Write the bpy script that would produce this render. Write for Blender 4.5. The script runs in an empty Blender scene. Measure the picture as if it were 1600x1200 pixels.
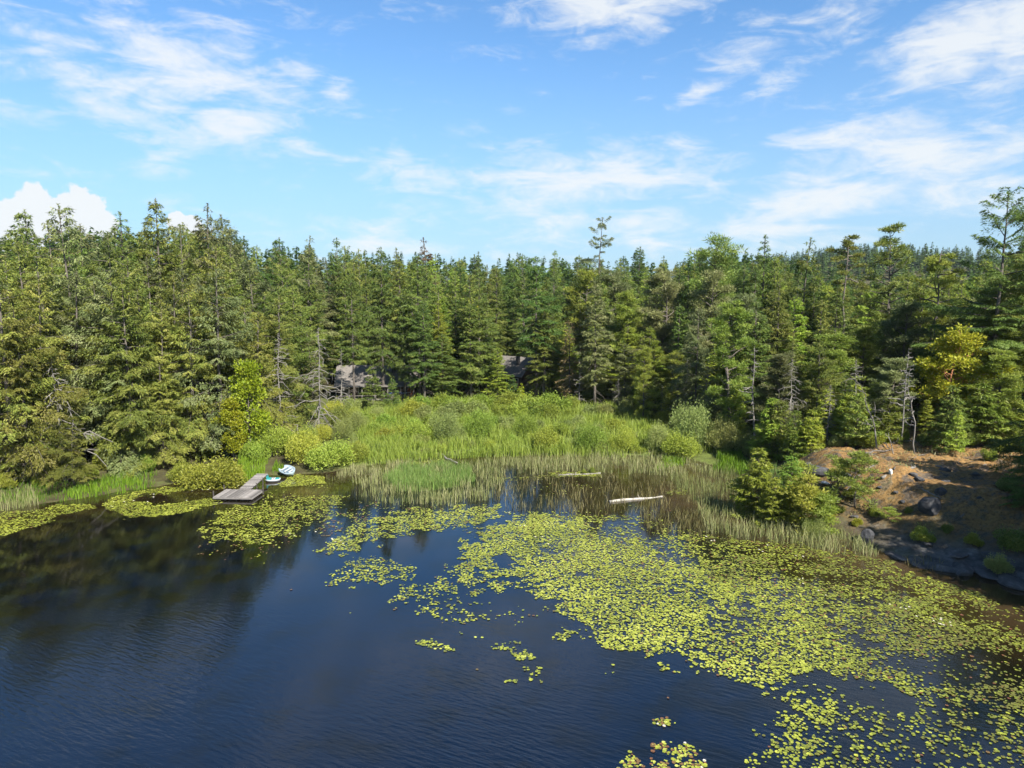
import bpy, math, random
import numpy as np

rng = np.random.default_rng(11)
random.seed(11)
R = math.radians
scene = bpy.context.scene
col = scene.collection

# ------------------------------------------------------------------ camera
FPX, HCAM, HOR = 1110.0, 22.0, 460.0          # focal length in photo pixels, height over the water, horizon row
TH = math.atan((600 - HOR) / FPX)
CT, ST = math.cos(TH), math.sin(TH)
cam_d = bpy.data.cameras.new("camera")
cam = bpy.data.objects.new("camera", cam_d)
col.objects.link(cam)
cam.location = (0, 0, HCAM)
cam.rotation_euler = (math.pi / 2 - TH, 0, 0)
cam_d.sensor_width = 36.0
cam_d.lens = 36.0 * FPX / 1600.0
cam_d.clip_end = 8000
scene.camera = cam

# ------------------------------------------------------------------ sun, exposure, world
SUN_AZ, SUN_EL = R(147), R(42)                # azimuth clockwise from +Y
SUN_DIR = (math.sin(SUN_AZ) * math.cos(SUN_EL), math.cos(SUN_AZ) * math.cos(SUN_EL), math.sin(SUN_EL))
sun_d = bpy.data.lights.new("sun", 'SUN')
sun_d.energy = 5.0
sun_d.angle = R(0.5)
sun_d.color = (1.0, 0.95, 0.86)
sun = bpy.data.objects.new("sun", sun_d)
col.objects.link(sun)
from mathutils import Vector
sun.rotation_euler = Vector(SUN_DIR).to_track_quat('Z', 'Y').to_euler()
sun.location = (60, -40, 80)

scene.view_settings.view_transform = 'Standard'
scene.view_settings.look = 'None'
scene.view_settings.exposure = 1.55
scene.view_settings.gamma = 1.0
scene.view_settings.use_curve_mapping = False
scene.cycles.max_bounces = 6
scene.cycles.diffuse_bounces = 3
scene.cycles.glossy_bounces = 3
scene.cycles.transmission_bounces = 3
scene.cycles.transparent_max_bounces = 4
scene.cycles.use_denoising = True
scene.cycles.denoiser = 'OPENIMAGEDENOISE'
scene.cycles.denoising_input_passes = 'RGB_ALBEDO_NORMAL'

world = bpy.data.worlds.new("World")
scene.world = world
world.use_nodes = True
wt = world.node_tree
wt.nodes.clear()
WN, WL = wt.nodes, wt.links


def wmath(op, a, b=None, clamp=False):
    n = WN.new("ShaderNodeMath")
    n.operation = op
    n.use_clamp = clamp
    for i, v in enumerate((a, b)):
        if v is None:
            continue
        if isinstance(v, (int, float)):
            n.inputs[i].default_value = v
        else:
            WL.new(v, n.inputs[i])
    return n.outputs[0]


def px_azel(px, py):
    dx, dz = (px - 800) / FPX, -(py - 600) / FPX
    d = np.array([dx, CT + dz * ST, -ST + dz * CT])
    d /= np.linalg.norm(d)
    return math.atan2(d[0], d[1]), math.asin(d[2])


SKY_STRENGTH = 0.060
sky = WN.new("ShaderNodeTexSky")
sky.sky_type = 'NISHITA'
sky.sun_disc = False
sky.sun_elevation = SUN_EL
sky.sun_rotation = SUN_AZ
sky.air_density = 1.0
sky.dust_density = 0.6
sky.ozone_density = 1.6
tc = WN.new("ShaderNodeTexCoord")
sep = WN.new("ShaderNodeSeparateXYZ")
WL.new(tc.outputs["Generated"], sep.inputs[0])
az = wmath('ARCTAN2', sep.outputs[0], sep.outputs[1])
el = wmath('ARCSINE', sep.outputs[2])
comb = WN.new("ShaderNodeCombineXYZ")
WL.new(az, comb.inputs[0])
WL.new(el, comb.inputs[1])


def wnoise(vec, scale, detail, rough, loc=(0, 0, 0), sc=(1, 1, 1), rot=0.0, dist=0.0):
    m = WN.new("ShaderNodeMapping")
    m.inputs["Location"].default_value = loc
    m.inputs["Scale"].default_value = sc
    m.inputs["Rotation"].default_value = (0, 0, rot)
    WL.new(vec, m.inputs["Vector"])
    n = WN.new("ShaderNodeTexNoise")
    n.inputs["Scale"].default_value = scale
    n.inputs["Detail"].default_value = detail
    n.inputs["Roughness"].default_value = rough
    n.inputs["Distortion"].default_value = dist
    WL.new(m.outputs[0], n.inputs["Vector"])
    return n.outputs["Fac"]


def wsmooth(v, a, b, lo=0.0, hi=1.0):
    m = WN.new("ShaderNodeMapRange")
    m.interpolation_type = 'SMOOTHSTEP'
    m.inputs["From Min"].default_value = a
    m.inputs["From Max"].default_value = b
    m.inputs["To Min"].default_value = lo
    m.inputs["To Max"].default_value = hi
    WL.new(v, m.inputs["Value"])
    return m.outputs[0]


# clouds: (px, py, half width, half height, tilt, weight); tilt counter-clockwise in the sky
CLOUDS = [
    (300, 105, 190, 45, -14, 1.0), (215, 170, 130, 42, -14, .95), (375, 195, 95, 38, -8, .8), (470, 228, 55, 16, -5, .8),
    (470, 110, 60, 20, -15, .75), (528, 136, 32, 20, -10, .8), (70, 55, 120, 28, -14, .55), (70, 190, 80, 12, -8, .45),
    (250, 262, 60, 16, -6, .5), (620, 270, 110, 30, -10, .75), (910, 278, 200, 46, 3, .95), (800, 175, 40, 14, 0, .35),
    (950, 14, 140, 40, 3, 1.0), (1180, 62, 80, 30, 14, .65), (1215, 132, 50, 20, 14, .7), (1095, 143, 60, 14, 22, .75),
    (1300, 20, 110, 40, 8, .6), (1500, 62, 125, 46, 14, 1.15), (1595, 40, 70, 60, 10, 1.1), (1540, 145, 110, 16, 8, .6),
    (1430, 235, 260, 62, 3, .9), (1260, 325, 190, 32, 12, 1.15), (1480, 300, 160, 36, 6, .75), (960, 355, 340, 50, 0, .62),
    (600, 372, 190, 34, 0, .6), (300, 345, 60, 30, 0, .5), (1150, 360, 150, 40, 0, .6), (655, 345, 20, 4, 0, .6),
    (200, -120, 260, 90, -12, .7), (760, -210, 300, 80, 4, .8), (1350, -160, 260, 100, 12, .7), (450, -330, 300, 90, -8, .6),
    (-260, 200, 200, 90, -10, .8), (1850, 250, 220, 110, 8, .9),
]
mask = None
for (cx, cy, rx, ry, tilt, wgt) in CLOUDS:
    a0, e0 = px_azel(cx, cy)
    k = math.cos(math.atan((cx - 800) / FPX)) ** 2
    m = WN.new("ShaderNodeMapping")
    m.vector_type = 'TEXTURE'
    m.inputs["Location"].default_value = (a0, e0, 0)
    m.inputs["Rotation"].default_value = (0, 0, R(tilt))
    m.inputs["Scale"].default_value = (1.75 * rx / FPX * k, 1.75 * ry / FPX, 1)
    WL.new(comb.outputs[0], m.inputs["Vector"])
    ln = WN.new("ShaderNodeVectorMath")
    ln.operation = 'LENGTH'
    WL.new(m.outputs[0], ln.inputs[0])
    v = wsmooth(ln.outputs["Value"], 1.0, 0.0, 0.0, wgt)
    mask = v if mask is None else wmath('MAXIMUM', mask, v)
n1 = wnoise(comb.outputs[0], 9.0, 9.0, 0.62, (0.3, 0.1, 0), (1.0, 3.6, 1), R(-8), 0.6)
n2 = wnoise(comb.outputs[0], 26.0, 6.0, 0.6, (3.3, 1.1, 0), (1.0, 2.2, 1), R(14), 0.8)
nz = wmath('ADD', wmath('MULTIPLY', n1, 0.72), wmath('MULTIPLY', n2, 0.28))
ov = wsmooth(wnoise(comb.outputs[0], 2.2, 3.0, 0.5, (5.0, 2.0, 0), (1, 2, 1)), 0.5, 0.75, 0.0, 0.35)
mask = wmath('MAXIMUM', mask, ov)
dens = wmath('ADD', mask, wmath('MULTIPLY', wmath('SUBTRACT', nz, 0.5), 3.6))
cirrus = wsmooth(dens, 0.12, 1.25, 0.0, 0.9)
# the crisp cumulus over the left treeline
cum = None
for (cx, cy, r_) in ((12, 346, 34), (58, 332, 38), (100, 337, 32), (136, 334, 36), (164, 352, 24), (40, 362, 48), (110, 364, 50), (275, 345, 16), (300, 355, 18)):
    a0, e0 = px_azel(cx, cy)
    k = math.cos(math.atan((cx - 800) / FPX)) ** 2
    m = WN.new("ShaderNodeMapping")
    m.vector_type = 'TEXTURE'
    m.inputs["Location"].default_value = (a0, e0, 0)
    m.inputs["Scale"].default_value = (r_ / FPX * k, r_ / FPX, 1)
    WL.new(comb.outputs[0], m.inputs["Vector"])
    ln = WN.new("ShaderNodeVectorMath")
    ln.operation = 'LENGTH'
    WL.new(m.outputs[0], ln.inputs[0])
    cum = ln.outputs["Value"] if cum is None else wmath('MINIMUM', cum, ln.outputs["Value"])
cn = wnoise(comb.outputs[0], 45.0, 6.0, 0.6)
cum = wmath('ADD', cum, wmath('MULTIPLY', wmath('SUBTRACT', cn, 0.5), 1.3))
cumf = wsmooth(cum, 1.02, 0.84, 0.0, 0.97)
cloud = wmath('MAXIMUM', cirrus, cumf, True)
# sky colour: Nishita, a little lifted and saturated like the photograph's
gm = WN.new("ShaderNodeMixRGB")
gm.blend_type = 'MULTIPLY'
gm.inputs[0].default_value = 1.0
gm.inputs[2].default_value = (0.64, 0.94, 1.16, 1)
WL.new(sky.outputs[0], gm.inputs[1])
hz = WN.new("ShaderNodeMixRGB")
WL.new(wsmooth(el, .36, -.02, 0.0, .75), hz.inputs[0])
WL.new(gm.outputs[0], hz.inputs[1])
HZL = 0.27 / SKY_STRENGTH
hz.inputs[2].default_value = (HZL * .54, HZL * .76, HZL * 1.02, 1)
cc = WN.new("ShaderNodeMixRGB")
cc.blend_type = 'MIX'
WL.new(hz.outputs[0], cc.inputs[1])
CLOUD_L = 0.33 / SKY_STRENGTH
cc.inputs[2].default_value = (CLOUD_L * 0.93, CLOUD_L * 0.97, CLOUD_L * 1.0, 1)
WL.new(cloud, cc.inputs[0])
bg = WN.new("ShaderNodeBackground")
bg.inputs["Strength"].default_value = SKY_STRENGTH
WL.new(cc.outputs[0], bg.inputs["Color"])
wo = WN.new("ShaderNodeOutputWorld")
WL.new(bg.outputs[0], wo.inputs["Surface"])


# ------------------------------------------------------------------ pixel <-> place
def ground(px, py, z=0.0):
    dx, dz = (px - 800) / FPX, -(py - 600) / FPX
    d = (dx, CT + dz * ST, -ST + dz * CT)
    t = (z - HCAM) / d[2]
    return np.array([d[0] * t, d[1] * t, z])


def column(px, Y, z=8.0):
    return (px - 800) / FPX * (Y * CT + (HCAM - z) * ST)


def height_at(py, Y):
    k = (600 - py) / FPX
    q = (k * Y * CT - Y * ST) / (CT + k * ST)
    return HCAM + q


def project(x, y, z):
    dep = y * CT - (z - HCAM) * ST
    up = y * ST + (z - HCAM) * CT
    return 800 + FPX * x / dep, 600 - FPX * up / dep


def vnoise(x, y, seed=0):
    x = np.asarray(x, float)
    y = np.asarray(y, float)
    xi, yi = np.floor(x).astype(np.int64), np.floor(y).astype(np.int64)
    xf, yf = x - xi, y - yi
    xf, yf = xf * xf * (3 - 2 * xf), yf * yf * (3 - 2 * yf)

    def h(i, j):
        n = (i * 374761393 + j * 668265263 + seed * 2147483647) & 0xFFFFFFFF
        n = ((n ^ (n >> 13)) * 1274126177) & 0xFFFFFFFF
        return ((n ^ (n >> 16)) & 0xFFFF) / 65535.0
    a, b, c, d = h(xi, yi), h(xi + 1, yi), h(xi, yi + 1), h(xi + 1, yi + 1)
    return (a * (1 - xf) + b * xf) * (1 - yf) + (c * (1 - xf) + d * xf) * yf


def fbm(x, y, seed=0, o=4):
    s, a, t = 0, 0.5, 0
    for i in range(o):
        s = s + a * vnoise(x * 2 ** i, y * 2 ** i, seed + i * 17)
        t += a
        a *= 0.5
    return s / t


def inside(poly, x, y):
    r = np.zeros(np.shape(x), bool)
    n = len(poly)
    for i in range(n):
        x1, y1 = poly[i]
        x2, y2 = poly[(i + 1) % n]
        if y1 == y2:
            continue
        c = ((y1 > y) != (y2 > y)) & (x < (x2 - x1) * (y - y1) / (y2 - y1) + x1)
        r ^= c
    return r


def smooth(v, a, b):
    t = np.clip((v - a) / (b - a), 0, 1)
    return t * t * (3 - 2 * t)


# ------------------------------------------------------------------ shore and terrain
SHORE_PX = [(-200, 830), (-90, 812), (0, 796), (100, 782), (200, 766), (300, 751), (380, 750), (415, 743), (450, 741), (510, 739), (560, 729),
            (620, 721), (700, 713), (800, 708), (900, 708), (1000, 712), (1080, 718), (1140, 733), (1165, 758), (1172, 788), (1205, 806),
            (1262, 828), (1330, 842), (1385, 864), (1450, 880), (1520, 892), (1600, 916), (1700, 962), (1850, 1050)]
POND = [tuple(ground(*p)[:2]) for p in SHORE_PX] + [(60, 12), (85, -80), (-190, -80), (-150, 40)]


def shore_dist(x, y):
    best = np.full(np.shape(x), 1e9)
    n = len(POND)
    for i in range(n):
        ax, ay = POND[i]
        bx, by = POND[(i + 1) % n]
        ex, ey = bx - ax, by - ay
        t = np.clip(((x - ax) * ex + (y - ay) * ey) / (ex * ex + ey * ey), 0, 1)
        best = np.minimum(best, np.hypot(x - ax - t * ex, y - ay - t * ey))
    return np.where(inside(POND, x, y), -best, best)


def knoll_mask(x, y):
    return np.clip(np.exp(-(((x - 44) / 15) ** 2 + ((y - 74) / 11) ** 2)) * 1.25 + smooth(x, 30, 46) * smooth(y, 110, 88) * .8, 0, 1)


def terrain(x, y):
    x = np.asarray(x, float)
    y = np.asarray(y, float)
    sd = shore_dist(x, y)
    land = 0.1 + 0.5 * (1 - np.exp(-np.clip(sd, 0, None) / 10)) + 0.02 * np.clip(sd, 0, 40)
    k = knoll_mask(x, y)
    rough = (fbm(x * .35, y * .35, 3) - .5) * 1.6 + (fbm(x * 1.1, y * 1.1, 9) - .5) * .7
    steep = smooth(sd, -0.2, 7.5) * .75 + .25 * smooth(sd, -.2, 1.2)
    land = land + k * steep * (4.1 + rough)
    land = land + (fbm(x * .12, y * .12, 5) - .5) * .8 * smooth(sd, 1, 8)
    land = land + 13 * smooth(y, 165, 400) + 2.2 * smooth(-x, 20, 60) * smooth(sd, 4, 40)
    land = land + 44 * np.exp(-(((x - 560) / 260) ** 2 + ((y - 1080) / 260) ** 2)) + 18 * smooth(y, 500, 1500)
    bed = -np.clip(-sd * .22, 0, 1.6)
    return np.where(sd > 0, land, bed)


def tz(x, y):
    return float(terrain(np.array([x]), np.array([y]))[0])


# ------------------------------------------------------------------ mesh helpers
def mk(name, V, T, mat, v=None, smooth_=False):
    V = np.asarray(V, np.float32).reshape(-1, 3)
    T = np.asarray(T, np.int32).reshape(-1, 3)
    me = bpy.data.meshes.new(name)
    me.vertices.add(len(V))
    me.vertices.foreach_set("co", V.ravel())
    me.loops.add(T.size)
    me.loops.foreach_set("vertex_index", T.ravel())
    me.polygons.add(len(T))
    me.polygons.foreach_set("loop_start", np.arange(0, T.size, 3, dtype=np.int32))
    me.polygons.foreach_set("use_smooth", np.full(len(T), smooth_, bool))
    if v is not None:
        at = me.attributes.new("v", 'FLOAT', 'FACE')
        at.data.foreach_set("value", np.asarray(v, np.float32))
    me.update(calc_edges=True)
    me.validate()
    if mat:
        me.materials.append(mat)
    return me


def link(name, me, parent=None, loc=(0, 0, 0), rot=(0, 0, 0), sc=(1, 1, 1)):
    o = bpy.data.objects.new(name, me)
    col.objects.link(o)
    o.location, o.rotation_euler, o.scale = loc, rot, sc
    if parent is not None:
        o.parent = parent
    return o


def tag(o, label=None, cat=None, group=None, kind=None):
    for k, v in (("label", label), ("category", cat), ("group", group), ("kind", kind)):
        if v:
            o[k] = v
    return o


def thing(name, label, cat, loc, rz=0.0, group=None, sc=(1, 1, 1)):
    o = link(name, None, None, loc, (0, 0, rz), sc)
    o.empty_display_size = .3
    return tag(o, label, cat, group)


class MB:
    def __init__(s):
        s.V, s.T, s.n = [], [], 0

    def add(s, V, T):
        V = np.asarray(V, float).reshape(-1, 3)
        s.V.append(V)
        s.T.append(np.asarray(T, int).reshape(-1, 3) + s.n)
        s.n += len(V)
        return s

    def box(s, c, d, rz=0.0, rx=0.0, ry=0.0, taper=1.0):
        x, y, z = np.array(d) / 2
        V = np.array([[-x, -y, -z], [x, -y, -z], [x, y, -z], [-x, y, -z], [-x * taper, -y * taper, z], [x * taper, -y * taper, z], [x * taper, y * taper, z], [-x * taper, y * taper, z]])
        if rx:
            c_, s_ = math.cos(rx), math.sin(rx)
            V = V @ np.array([[1, 0, 0], [0, c_, -s_], [0, s_, c_]]).T
        if ry:
            c_, s_ = math.cos(ry), math.sin(ry)
            V = V @ np.array([[c_, 0, s_], [0, 1, 0], [-s_, 0, c_]]).T
        if rz:
            c_, s_ = math.cos(rz), math.sin(rz)
            V = V @ np.array([[c_, -s_, 0], [s_, c_, 0], [0, 0, 1]]).T
        return s.add(V + np.array(c), [0, 2, 1, 0, 3, 2, 4, 5, 6, 4, 6, 7, 0, 1, 5, 0, 5, 4, 1, 2, 6, 1, 6, 5, 2, 3, 7, 2, 7, 6, 3, 0, 4, 3, 4, 7])

    def tube(s, P, r, k=6, cap=True):
        P = np.asarray(P, float)
        r = np.broadcast_to(np.asarray(r, float), (len(P),))
        d = np.gradient(P, axis=0)
        d /= np.linalg.norm(d, axis=1)[:, None] + 1e-9
        ref = np.where(np.abs(d[:, 2:3]) > .9, np.array([[1., 0, 0]]), np.array([[0, 0, 1.]]))
        u = np.cross(d, ref)
        u /= np.linalg.norm(u, axis=1)[:, None] + 1e-9
        w = np.cross(d, u)
        a = np.arange(k) * 2 * math.pi / k
        V = P[:, None] + r[:, None, None] * (np.cos(a)[None, :, None] * u[:, None] + np.sin(a)[None, :, None] * w[:, None])
        V = V.reshape(-1, 3)
        n = len(P)
        i = np.arange(n - 1)[:, None] * k
        j = np.arange(k)[None]
        A, B = (i + j), (i + (j + 1) % k)
        T = np.stack([A, B, B + k, A, B + k, A + k], -1).reshape(-1, 3)
        if cap and k > 3:
            V = np.vstack([V, P[0], P[-1]])
            e = []
            for q in range(k):
                e += [(n * k, (q + 1) % k, q), (n * k + 1, (n - 1) * k + q, (n - 1) * k + (q + 1) % k)]
            T = np.vstack([T, e])
        return s.add(V, T)

    def mesh(s, name, mat, v=None, smooth_=False):
        return mk(name, np.vstack(s.V), np.vstack(s.T), mat, v, smooth_)

    def obj(s, name, mat, parent=None, smooth_=False, **kw):
        return link(name, s.mesh(name, mat, None, smooth_), parent, **kw)


# ------------------------------------------------------------------ materials
def new_mat(name):
    m = bpy.data.materials.new(name)
    m.use_nodes = True
    nt = m.node_tree
    b = nt.nodes["Principled BSDF"]
    return m, nt, b


def ramp(nt, fac, stops):
    r = nt.nodes.new("ShaderNodeValToRGB")
    e = r.color_ramp.elements
    while len(e) < len(stops):
        e.new(0.5)
    for q, (p, c) in zip(e, stops):
        q.position = p
        q.color = (*c, 1)
    if fac is not None:
        nt.links.new(fac, r.inputs[0])
    return r.outputs[0]


def leaf_mat(name, cols, trans=.36, hue=.02, val=.28, sat=1.0):
    m, nt, b = new_mat(name)
    at = nt.nodes.new("ShaderNodeAttribute")
    at.attribute_name = "v"
    c = ramp(nt, at.outputs["Fac"], [(i / (len(cols) - 1), q) for i, q in enumerate(cols)])
    oi = nt.nodes.new("ShaderNodeObjectInfo")
    hs = nt.nodes.new("ShaderNodeHueSaturation")
    hs.inputs["Saturation"].default_value = sat
    for inp, lo, hi, mul in (("Hue", .5 - hue, .5 + hue, 1.0), ("Value", 1 - val, 1 + val, 7.31)):
        f = nt.nodes.new("ShaderNodeMath")
        f.operation = 'MULTIPLY'
        f.inputs[1].default_value = mul
        nt.links.new(oi.outputs["Random"], f.inputs[0])
        g = nt.nodes.new("ShaderNodeMath")
        g.operation = 'FRACT'
        nt.links.new(f.outputs[0], g.inputs[0])
        mr = nt.nodes.new("ShaderNodeMapRange")
        mr.inputs["To Min"].default_value = lo
        mr.inputs["To Max"].default_value = hi
        nt.links.new(g.outputs[0], mr.inputs[0])
        nt.links.new(mr.outputs[0], hs.inputs[inp])
    nt.links.new(c, hs.inputs["Color"])
    nt.links.new(hs.outputs[0], b.inputs["Base Color"])
    b.inputs["Roughness"].default_value = .55
    b.inputs["Specular IOR Level"].default_value = .25
    tr = nt.nodes.new("ShaderNodeBsdfTranslucent")
    nt.links.new(hs.outputs[0], tr.inputs["Color"])
    mx = nt.nodes.new("ShaderNodeMixShader")
    mx.inputs[0].default_value = trans
    nt.links.new(b.outputs[0], mx.inputs[1])
    nt.links.new(tr.outputs[0], mx.inputs[2])
    nt.links.new(mx.outputs[0], nt.nodes["Material Output"].inputs["Surface"])
    return m


def noise_mat(name, stops, scale=4.0, rough=.85, bump=.0, detail=6, sc=(1, 1, 1), spec=.3, coord="Object"):
    m, nt, b = new_mat(name)
    tcn = nt.nodes.new("ShaderNodeTexCoord")
    mp = nt.nodes.new("ShaderNodeMapping")
    mp.inputs["Scale"].default_value = sc
    nt.links.new(tcn.outputs[coord], mp.inputs[0])
    n = nt.nodes.new("ShaderNodeTexNoise")
    n.inputs["Scale"].default_value = scale
    n.inputs["Detail"].default_value = detail
    n.inputs["Roughness"].default_value = .65
    nt.links.new(mp.outputs[0], n.inputs["Vector"])
    nt.links.new(ramp(nt, n.outputs["Fac"], stops), b.inputs["Base Color"])
    b.inputs["Roughness"].default_value = rough
    b.inputs["Specular IOR Level"].default_value = spec
    if bump:
        bp = nt.nodes.new("ShaderNodeBump")
        bp.inputs["Strength"].default_value = .8
        bp.inputs["Distance"].default_value = bump
        nt.links.new(n.outputs["Fac"], bp.inputs["Height"])
        nt.links.new(bp.outputs[0], b.inputs["Normal"])
    return m


M = {}
M["fir"] = leaf_mat("fir_needles", [(0.055, 0.087, 0.018), (0.112, 0.155, 0.029), (0.185, 0.219, 0.040), (0.282, 0.276, 0.076)])
M["deep"] = leaf_mat("dark_fir_needles", [(0.036, 0.067, 0.015), (0.069, 0.113, 0.023), (0.112, 0.160, 0.030), (0.167, 0.196, 0.050)])
M["cedar"] = leaf_mat("cedar_sprays", [(0.063, 0.087, 0.019), (0.125, 0.150, 0.027), (0.199, 0.213, 0.039), (0.267, 0.251, 0.075)])
M["pine"] = leaf_mat("pine_needles", [(0.067, 0.106, 0.018), (0.134, 0.184, 0.026), (0.213, 0.255, 0.036), (0.286, 0.283, 0.072)])
M["grey"] = leaf_mat("grey_green_needles", [(0.061, 0.081, 0.030), (0.116, 0.139, 0.046), (0.182, 0.198, 0.072), (0.242, 0.237, 0.115)])
M["bright"] = leaf_mat("bright_needles", [(0.073, 0.119, 0.016), (0.152, 0.209, 0.024), (0.244, 0.295, 0.034), (0.323, 0.336, 0.060)])
M["maple"] = leaf_mat("maple_leaves", [(.135, .190, .010), (.215, .275, .014), (.300, .345, .020), (.370, .385, .035)], .4)
M["arbutus"] = leaf_mat("arbutus_leaves", [(.110, .150, .012), (.190, .225, .016), (.270, .290, .020), (.320, .300, .030)], .35)
M["shrub"] = leaf_mat("willow_leaves", [(0.090, 0.150, 0.019), (0.157, 0.225, 0.028), (0.223, 0.291, 0.040), (0.285, 0.325, 0.071)], .4, .025, .22)
M["shrub_grey"] = leaf_mat("grey_willow_leaves", [(.100, .135, .034), (.170, .208, .054), (.245, .278, .078), (.310, .320, .115)], .4, .02, .2)
M["shrub_olive"] = leaf_mat("olive_shrub_leaves", [(.110, .140, .018), (.190, .225, .026), (.265, .295, .038), (.320, .320, .070)], .4, .02, .2)
M["brown"] = leaf_mat("dying_needles", [(.050, .045, .022), (.100, .080, .036), (.170, .115, .055), (.240, .150, .080)])
M["meadow"] = leaf_mat("meadow_grass_blades", [(.085, .135, .020), (.150, .210, .030), (.215, .275, .040), (.290, .325, .075)], .4, 0, 0)
M["reed"] = leaf_mat("reed_blades", [(.070, .100, .026), (.140, .165, .050), (.220, .222, .090), (.310, .285, .160)], .3, 0, 0)
M["reed_green"] = leaf_mat("green_reed_blades", [(.060, .115, .025), (.100, .170, .035), (.150, .222, .050), (.210, .262, .080)], .3, 0, 0)
M["sedge"] = leaf_mat("sedge_blades", [(0.048, 0.104, 0.008), (0.096, 0.176, 0.011), (0.152, 0.240, 0.016), (0.208, 0.280, 0.032)], .4, 0, 0)
M["reed_dim"] = leaf_mat("sparse_reed_blades", [(.050, .050, .016), (.095, .088, .030), (.160, .140, .055), (.260, .225, .110)], .3, 0, 0)
M["pad"] = leaf_mat("lily_pad_leaf", [(.140, .060, .034), (.100, .120, .024), (.200, .225, .030), (.290, .312, .040), (.360, .372, .085)], .12, 0, 0)
M["pad"].node_tree.nodes["Principled BSDF"].inputs["Roughness"].default_value = .35
M["bark"] = noise_mat("bark", [(.3, (.04, .033, .027)), (.7, (.14, .12, .10))], 3, .9, .02, sc=(3, 3, .6))
M["grey_wood"] = noise_mat("bleached_dead_wood", [(.3, (.085, .078, .068)), (.7, (.215, .198, .175))], 3, .9, .01, sc=(3, 3, .6))
M["red_bark"] = noise_mat("arbutus_bark", [(.3, (.20, .075, .035)), (.7, (.42, .20, .10))], 3, .6, 0, sc=(3, 3, .6))
M["plank"] = noise_mat("weathered_planks", [(.3, (.10, .09, .082)), (.7, (.22, .20, .185))], 2.5, .85, .004, sc=(1, 6, 6))
pnt = M["plank"].node_tree
phs, poi, pmr = pnt.nodes.new("ShaderNodeHueSaturation"), pnt.nodes.new("ShaderNodeObjectInfo"), pnt.nodes.new("ShaderNodeMapRange")
pmr.inputs["To Min"].default_value, pmr.inputs["To Max"].default_value = .55, 1.5
pnt.links.new(poi.outputs["Random"], pmr.inputs[0])
pnt.links.new(pmr.outputs[0], phs.inputs["Value"])
pb0 = pnt.nodes["Principled BSDF"]
pnt.links.new(pb0.inputs["Base Color"].links[0].from_socket, phs.inputs["Color"])
pnt.links.new(phs.outputs[0], pb0.inputs["Base Color"])
M["dark_wood"] = noise_mat("dark_wet_wood", [(.3, (.02, .018, .016)), (.7, (.06, .05, .045))], 4)
M["pale_log"] = noise_mat("bleached_log", [(.3, (.20, .18, .15)), (.7, (.36, .335, .29))], 3, .85, .01)
M["rock"] = noise_mat("grey_rock", [(.3, (.025, .024, .023)), (.6, (.075, .07, .068)), (.75, (.14, .135, .125))], 1.6, .9, .06, 9)
M["dark_rock"] = noise_mat("dark_boulder", [(.3, (.02, .02, .022)), (.75, (.07, .07, .072))], 2.2, .9, .05, 9)
M["pale_rock"] = noise_mat("white_rock", [(.3, (.36, .35, .33)), (.75, (.52, .51, .49))], 3, .8, .02)
M["white_shell"] = noise_mat("white_plastic", [(.3, (.30, .32, .33)), (.7, (.36, .375, .375))], 6, .35, 0, spec=.5)
M["teal"] = noise_mat("teal_plastic", [(.3, (.015, .17, .18)), (.7, (.03, .23, .23))], 6, .4, 0, spec=.5)
M["pale_blue"] = noise_mat("pale_blue_shell", [(.3, (.20, .265, .31)), (.7, (.27, .325, .36))], 6, .35, 0, spec=.5)
M["slate_blue"] = noise_mat("slate_blue_liner", [(.3, (.06, .10, .14)), (.7, (.10, .15, .19))], 6, .5)
M["shingle"] = noise_mat("roof_shingle", [(.3, (.085, .076, .068)), (.7, (.155, .140, .125))], 3, .9, .01)
M["siding"] = noise_mat("dark_siding", [(.3, (.060, .040, .028)), (.7, (.12, .080, .055))], 3, .8, .01, sc=(6, 6, 1))
M["red_siding"] = noise_mat("rust_siding", [(.3, (.22, .075, .035)), (.7, (.32, .12, .06))], 3, .8)
M["trim"] = noise_mat("pale_trim", [(.3, (.50, .47, .42)), (.7, (.62, .59, .54))], 5, .7)
M["blue_tarp"] = noise_mat("blue_tarp", [(.3, (.05, .09, .22)), (.7, (.12, .18, .36))], 3, .6)
M["petal"] = noise_mat("white_petal", [(.3, (.50, .49, .44)), (.7, (.58, .57, .53))], 6, .5)
M["yolk"] = noise_mat("yellow_stamen", [(.3, (.60, .42, .04)), (.7, (.72, .52, .06))], 6, .5)
gl, nt, b = new_mat("window_glass")
b.inputs["Base Color"].default_value = (.02, .025, .03, 1)
b.inputs["Roughness"].default_value = .05
M["glass"] = gl

# ------------------------------------------------------------------ ground and water
def axis(parts):
    out = [parts[0][0]]
    for a, b_, s in parts:
        n = max(1, int(round((b_ - a) / s)))
        out += list(np.linspace(a, b_, n + 1)[1:])
    return np.array(out)


gx = axis([(-3500, -800, 220), (-800, -240, 50), (-240, -110, 8), (-110, 12, 2.2), (12, 72, .6), (72, 150, 4), (150, 800, 50), (800, 3500, 220)])
gy = axis([(-900, -100, 100), (-100, 30, 10), (30, 46, 2), (46, 98, .6), (98, 160, 2.2), (160, 460, 12), (460, 1600, 60), (1600, 5000, 300)])
GX, GY = np.meshgrid(gx, gy)
GZ = terrain(GX, GY)
nx, ny = len(gx), len(gy)
I = (np.arange(ny - 1)[:, None] * nx + np.arange(nx - 1)[None]).ravel()
gT = np.stack([I, I + 1, I + 1 + nx, I, I + 1 + nx, I + nx], -1).reshape(-1, 3)
m, nt, b = new_mat("ground_soil")
g = nt.nodes.new("ShaderNodeNewGeometry")


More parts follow.
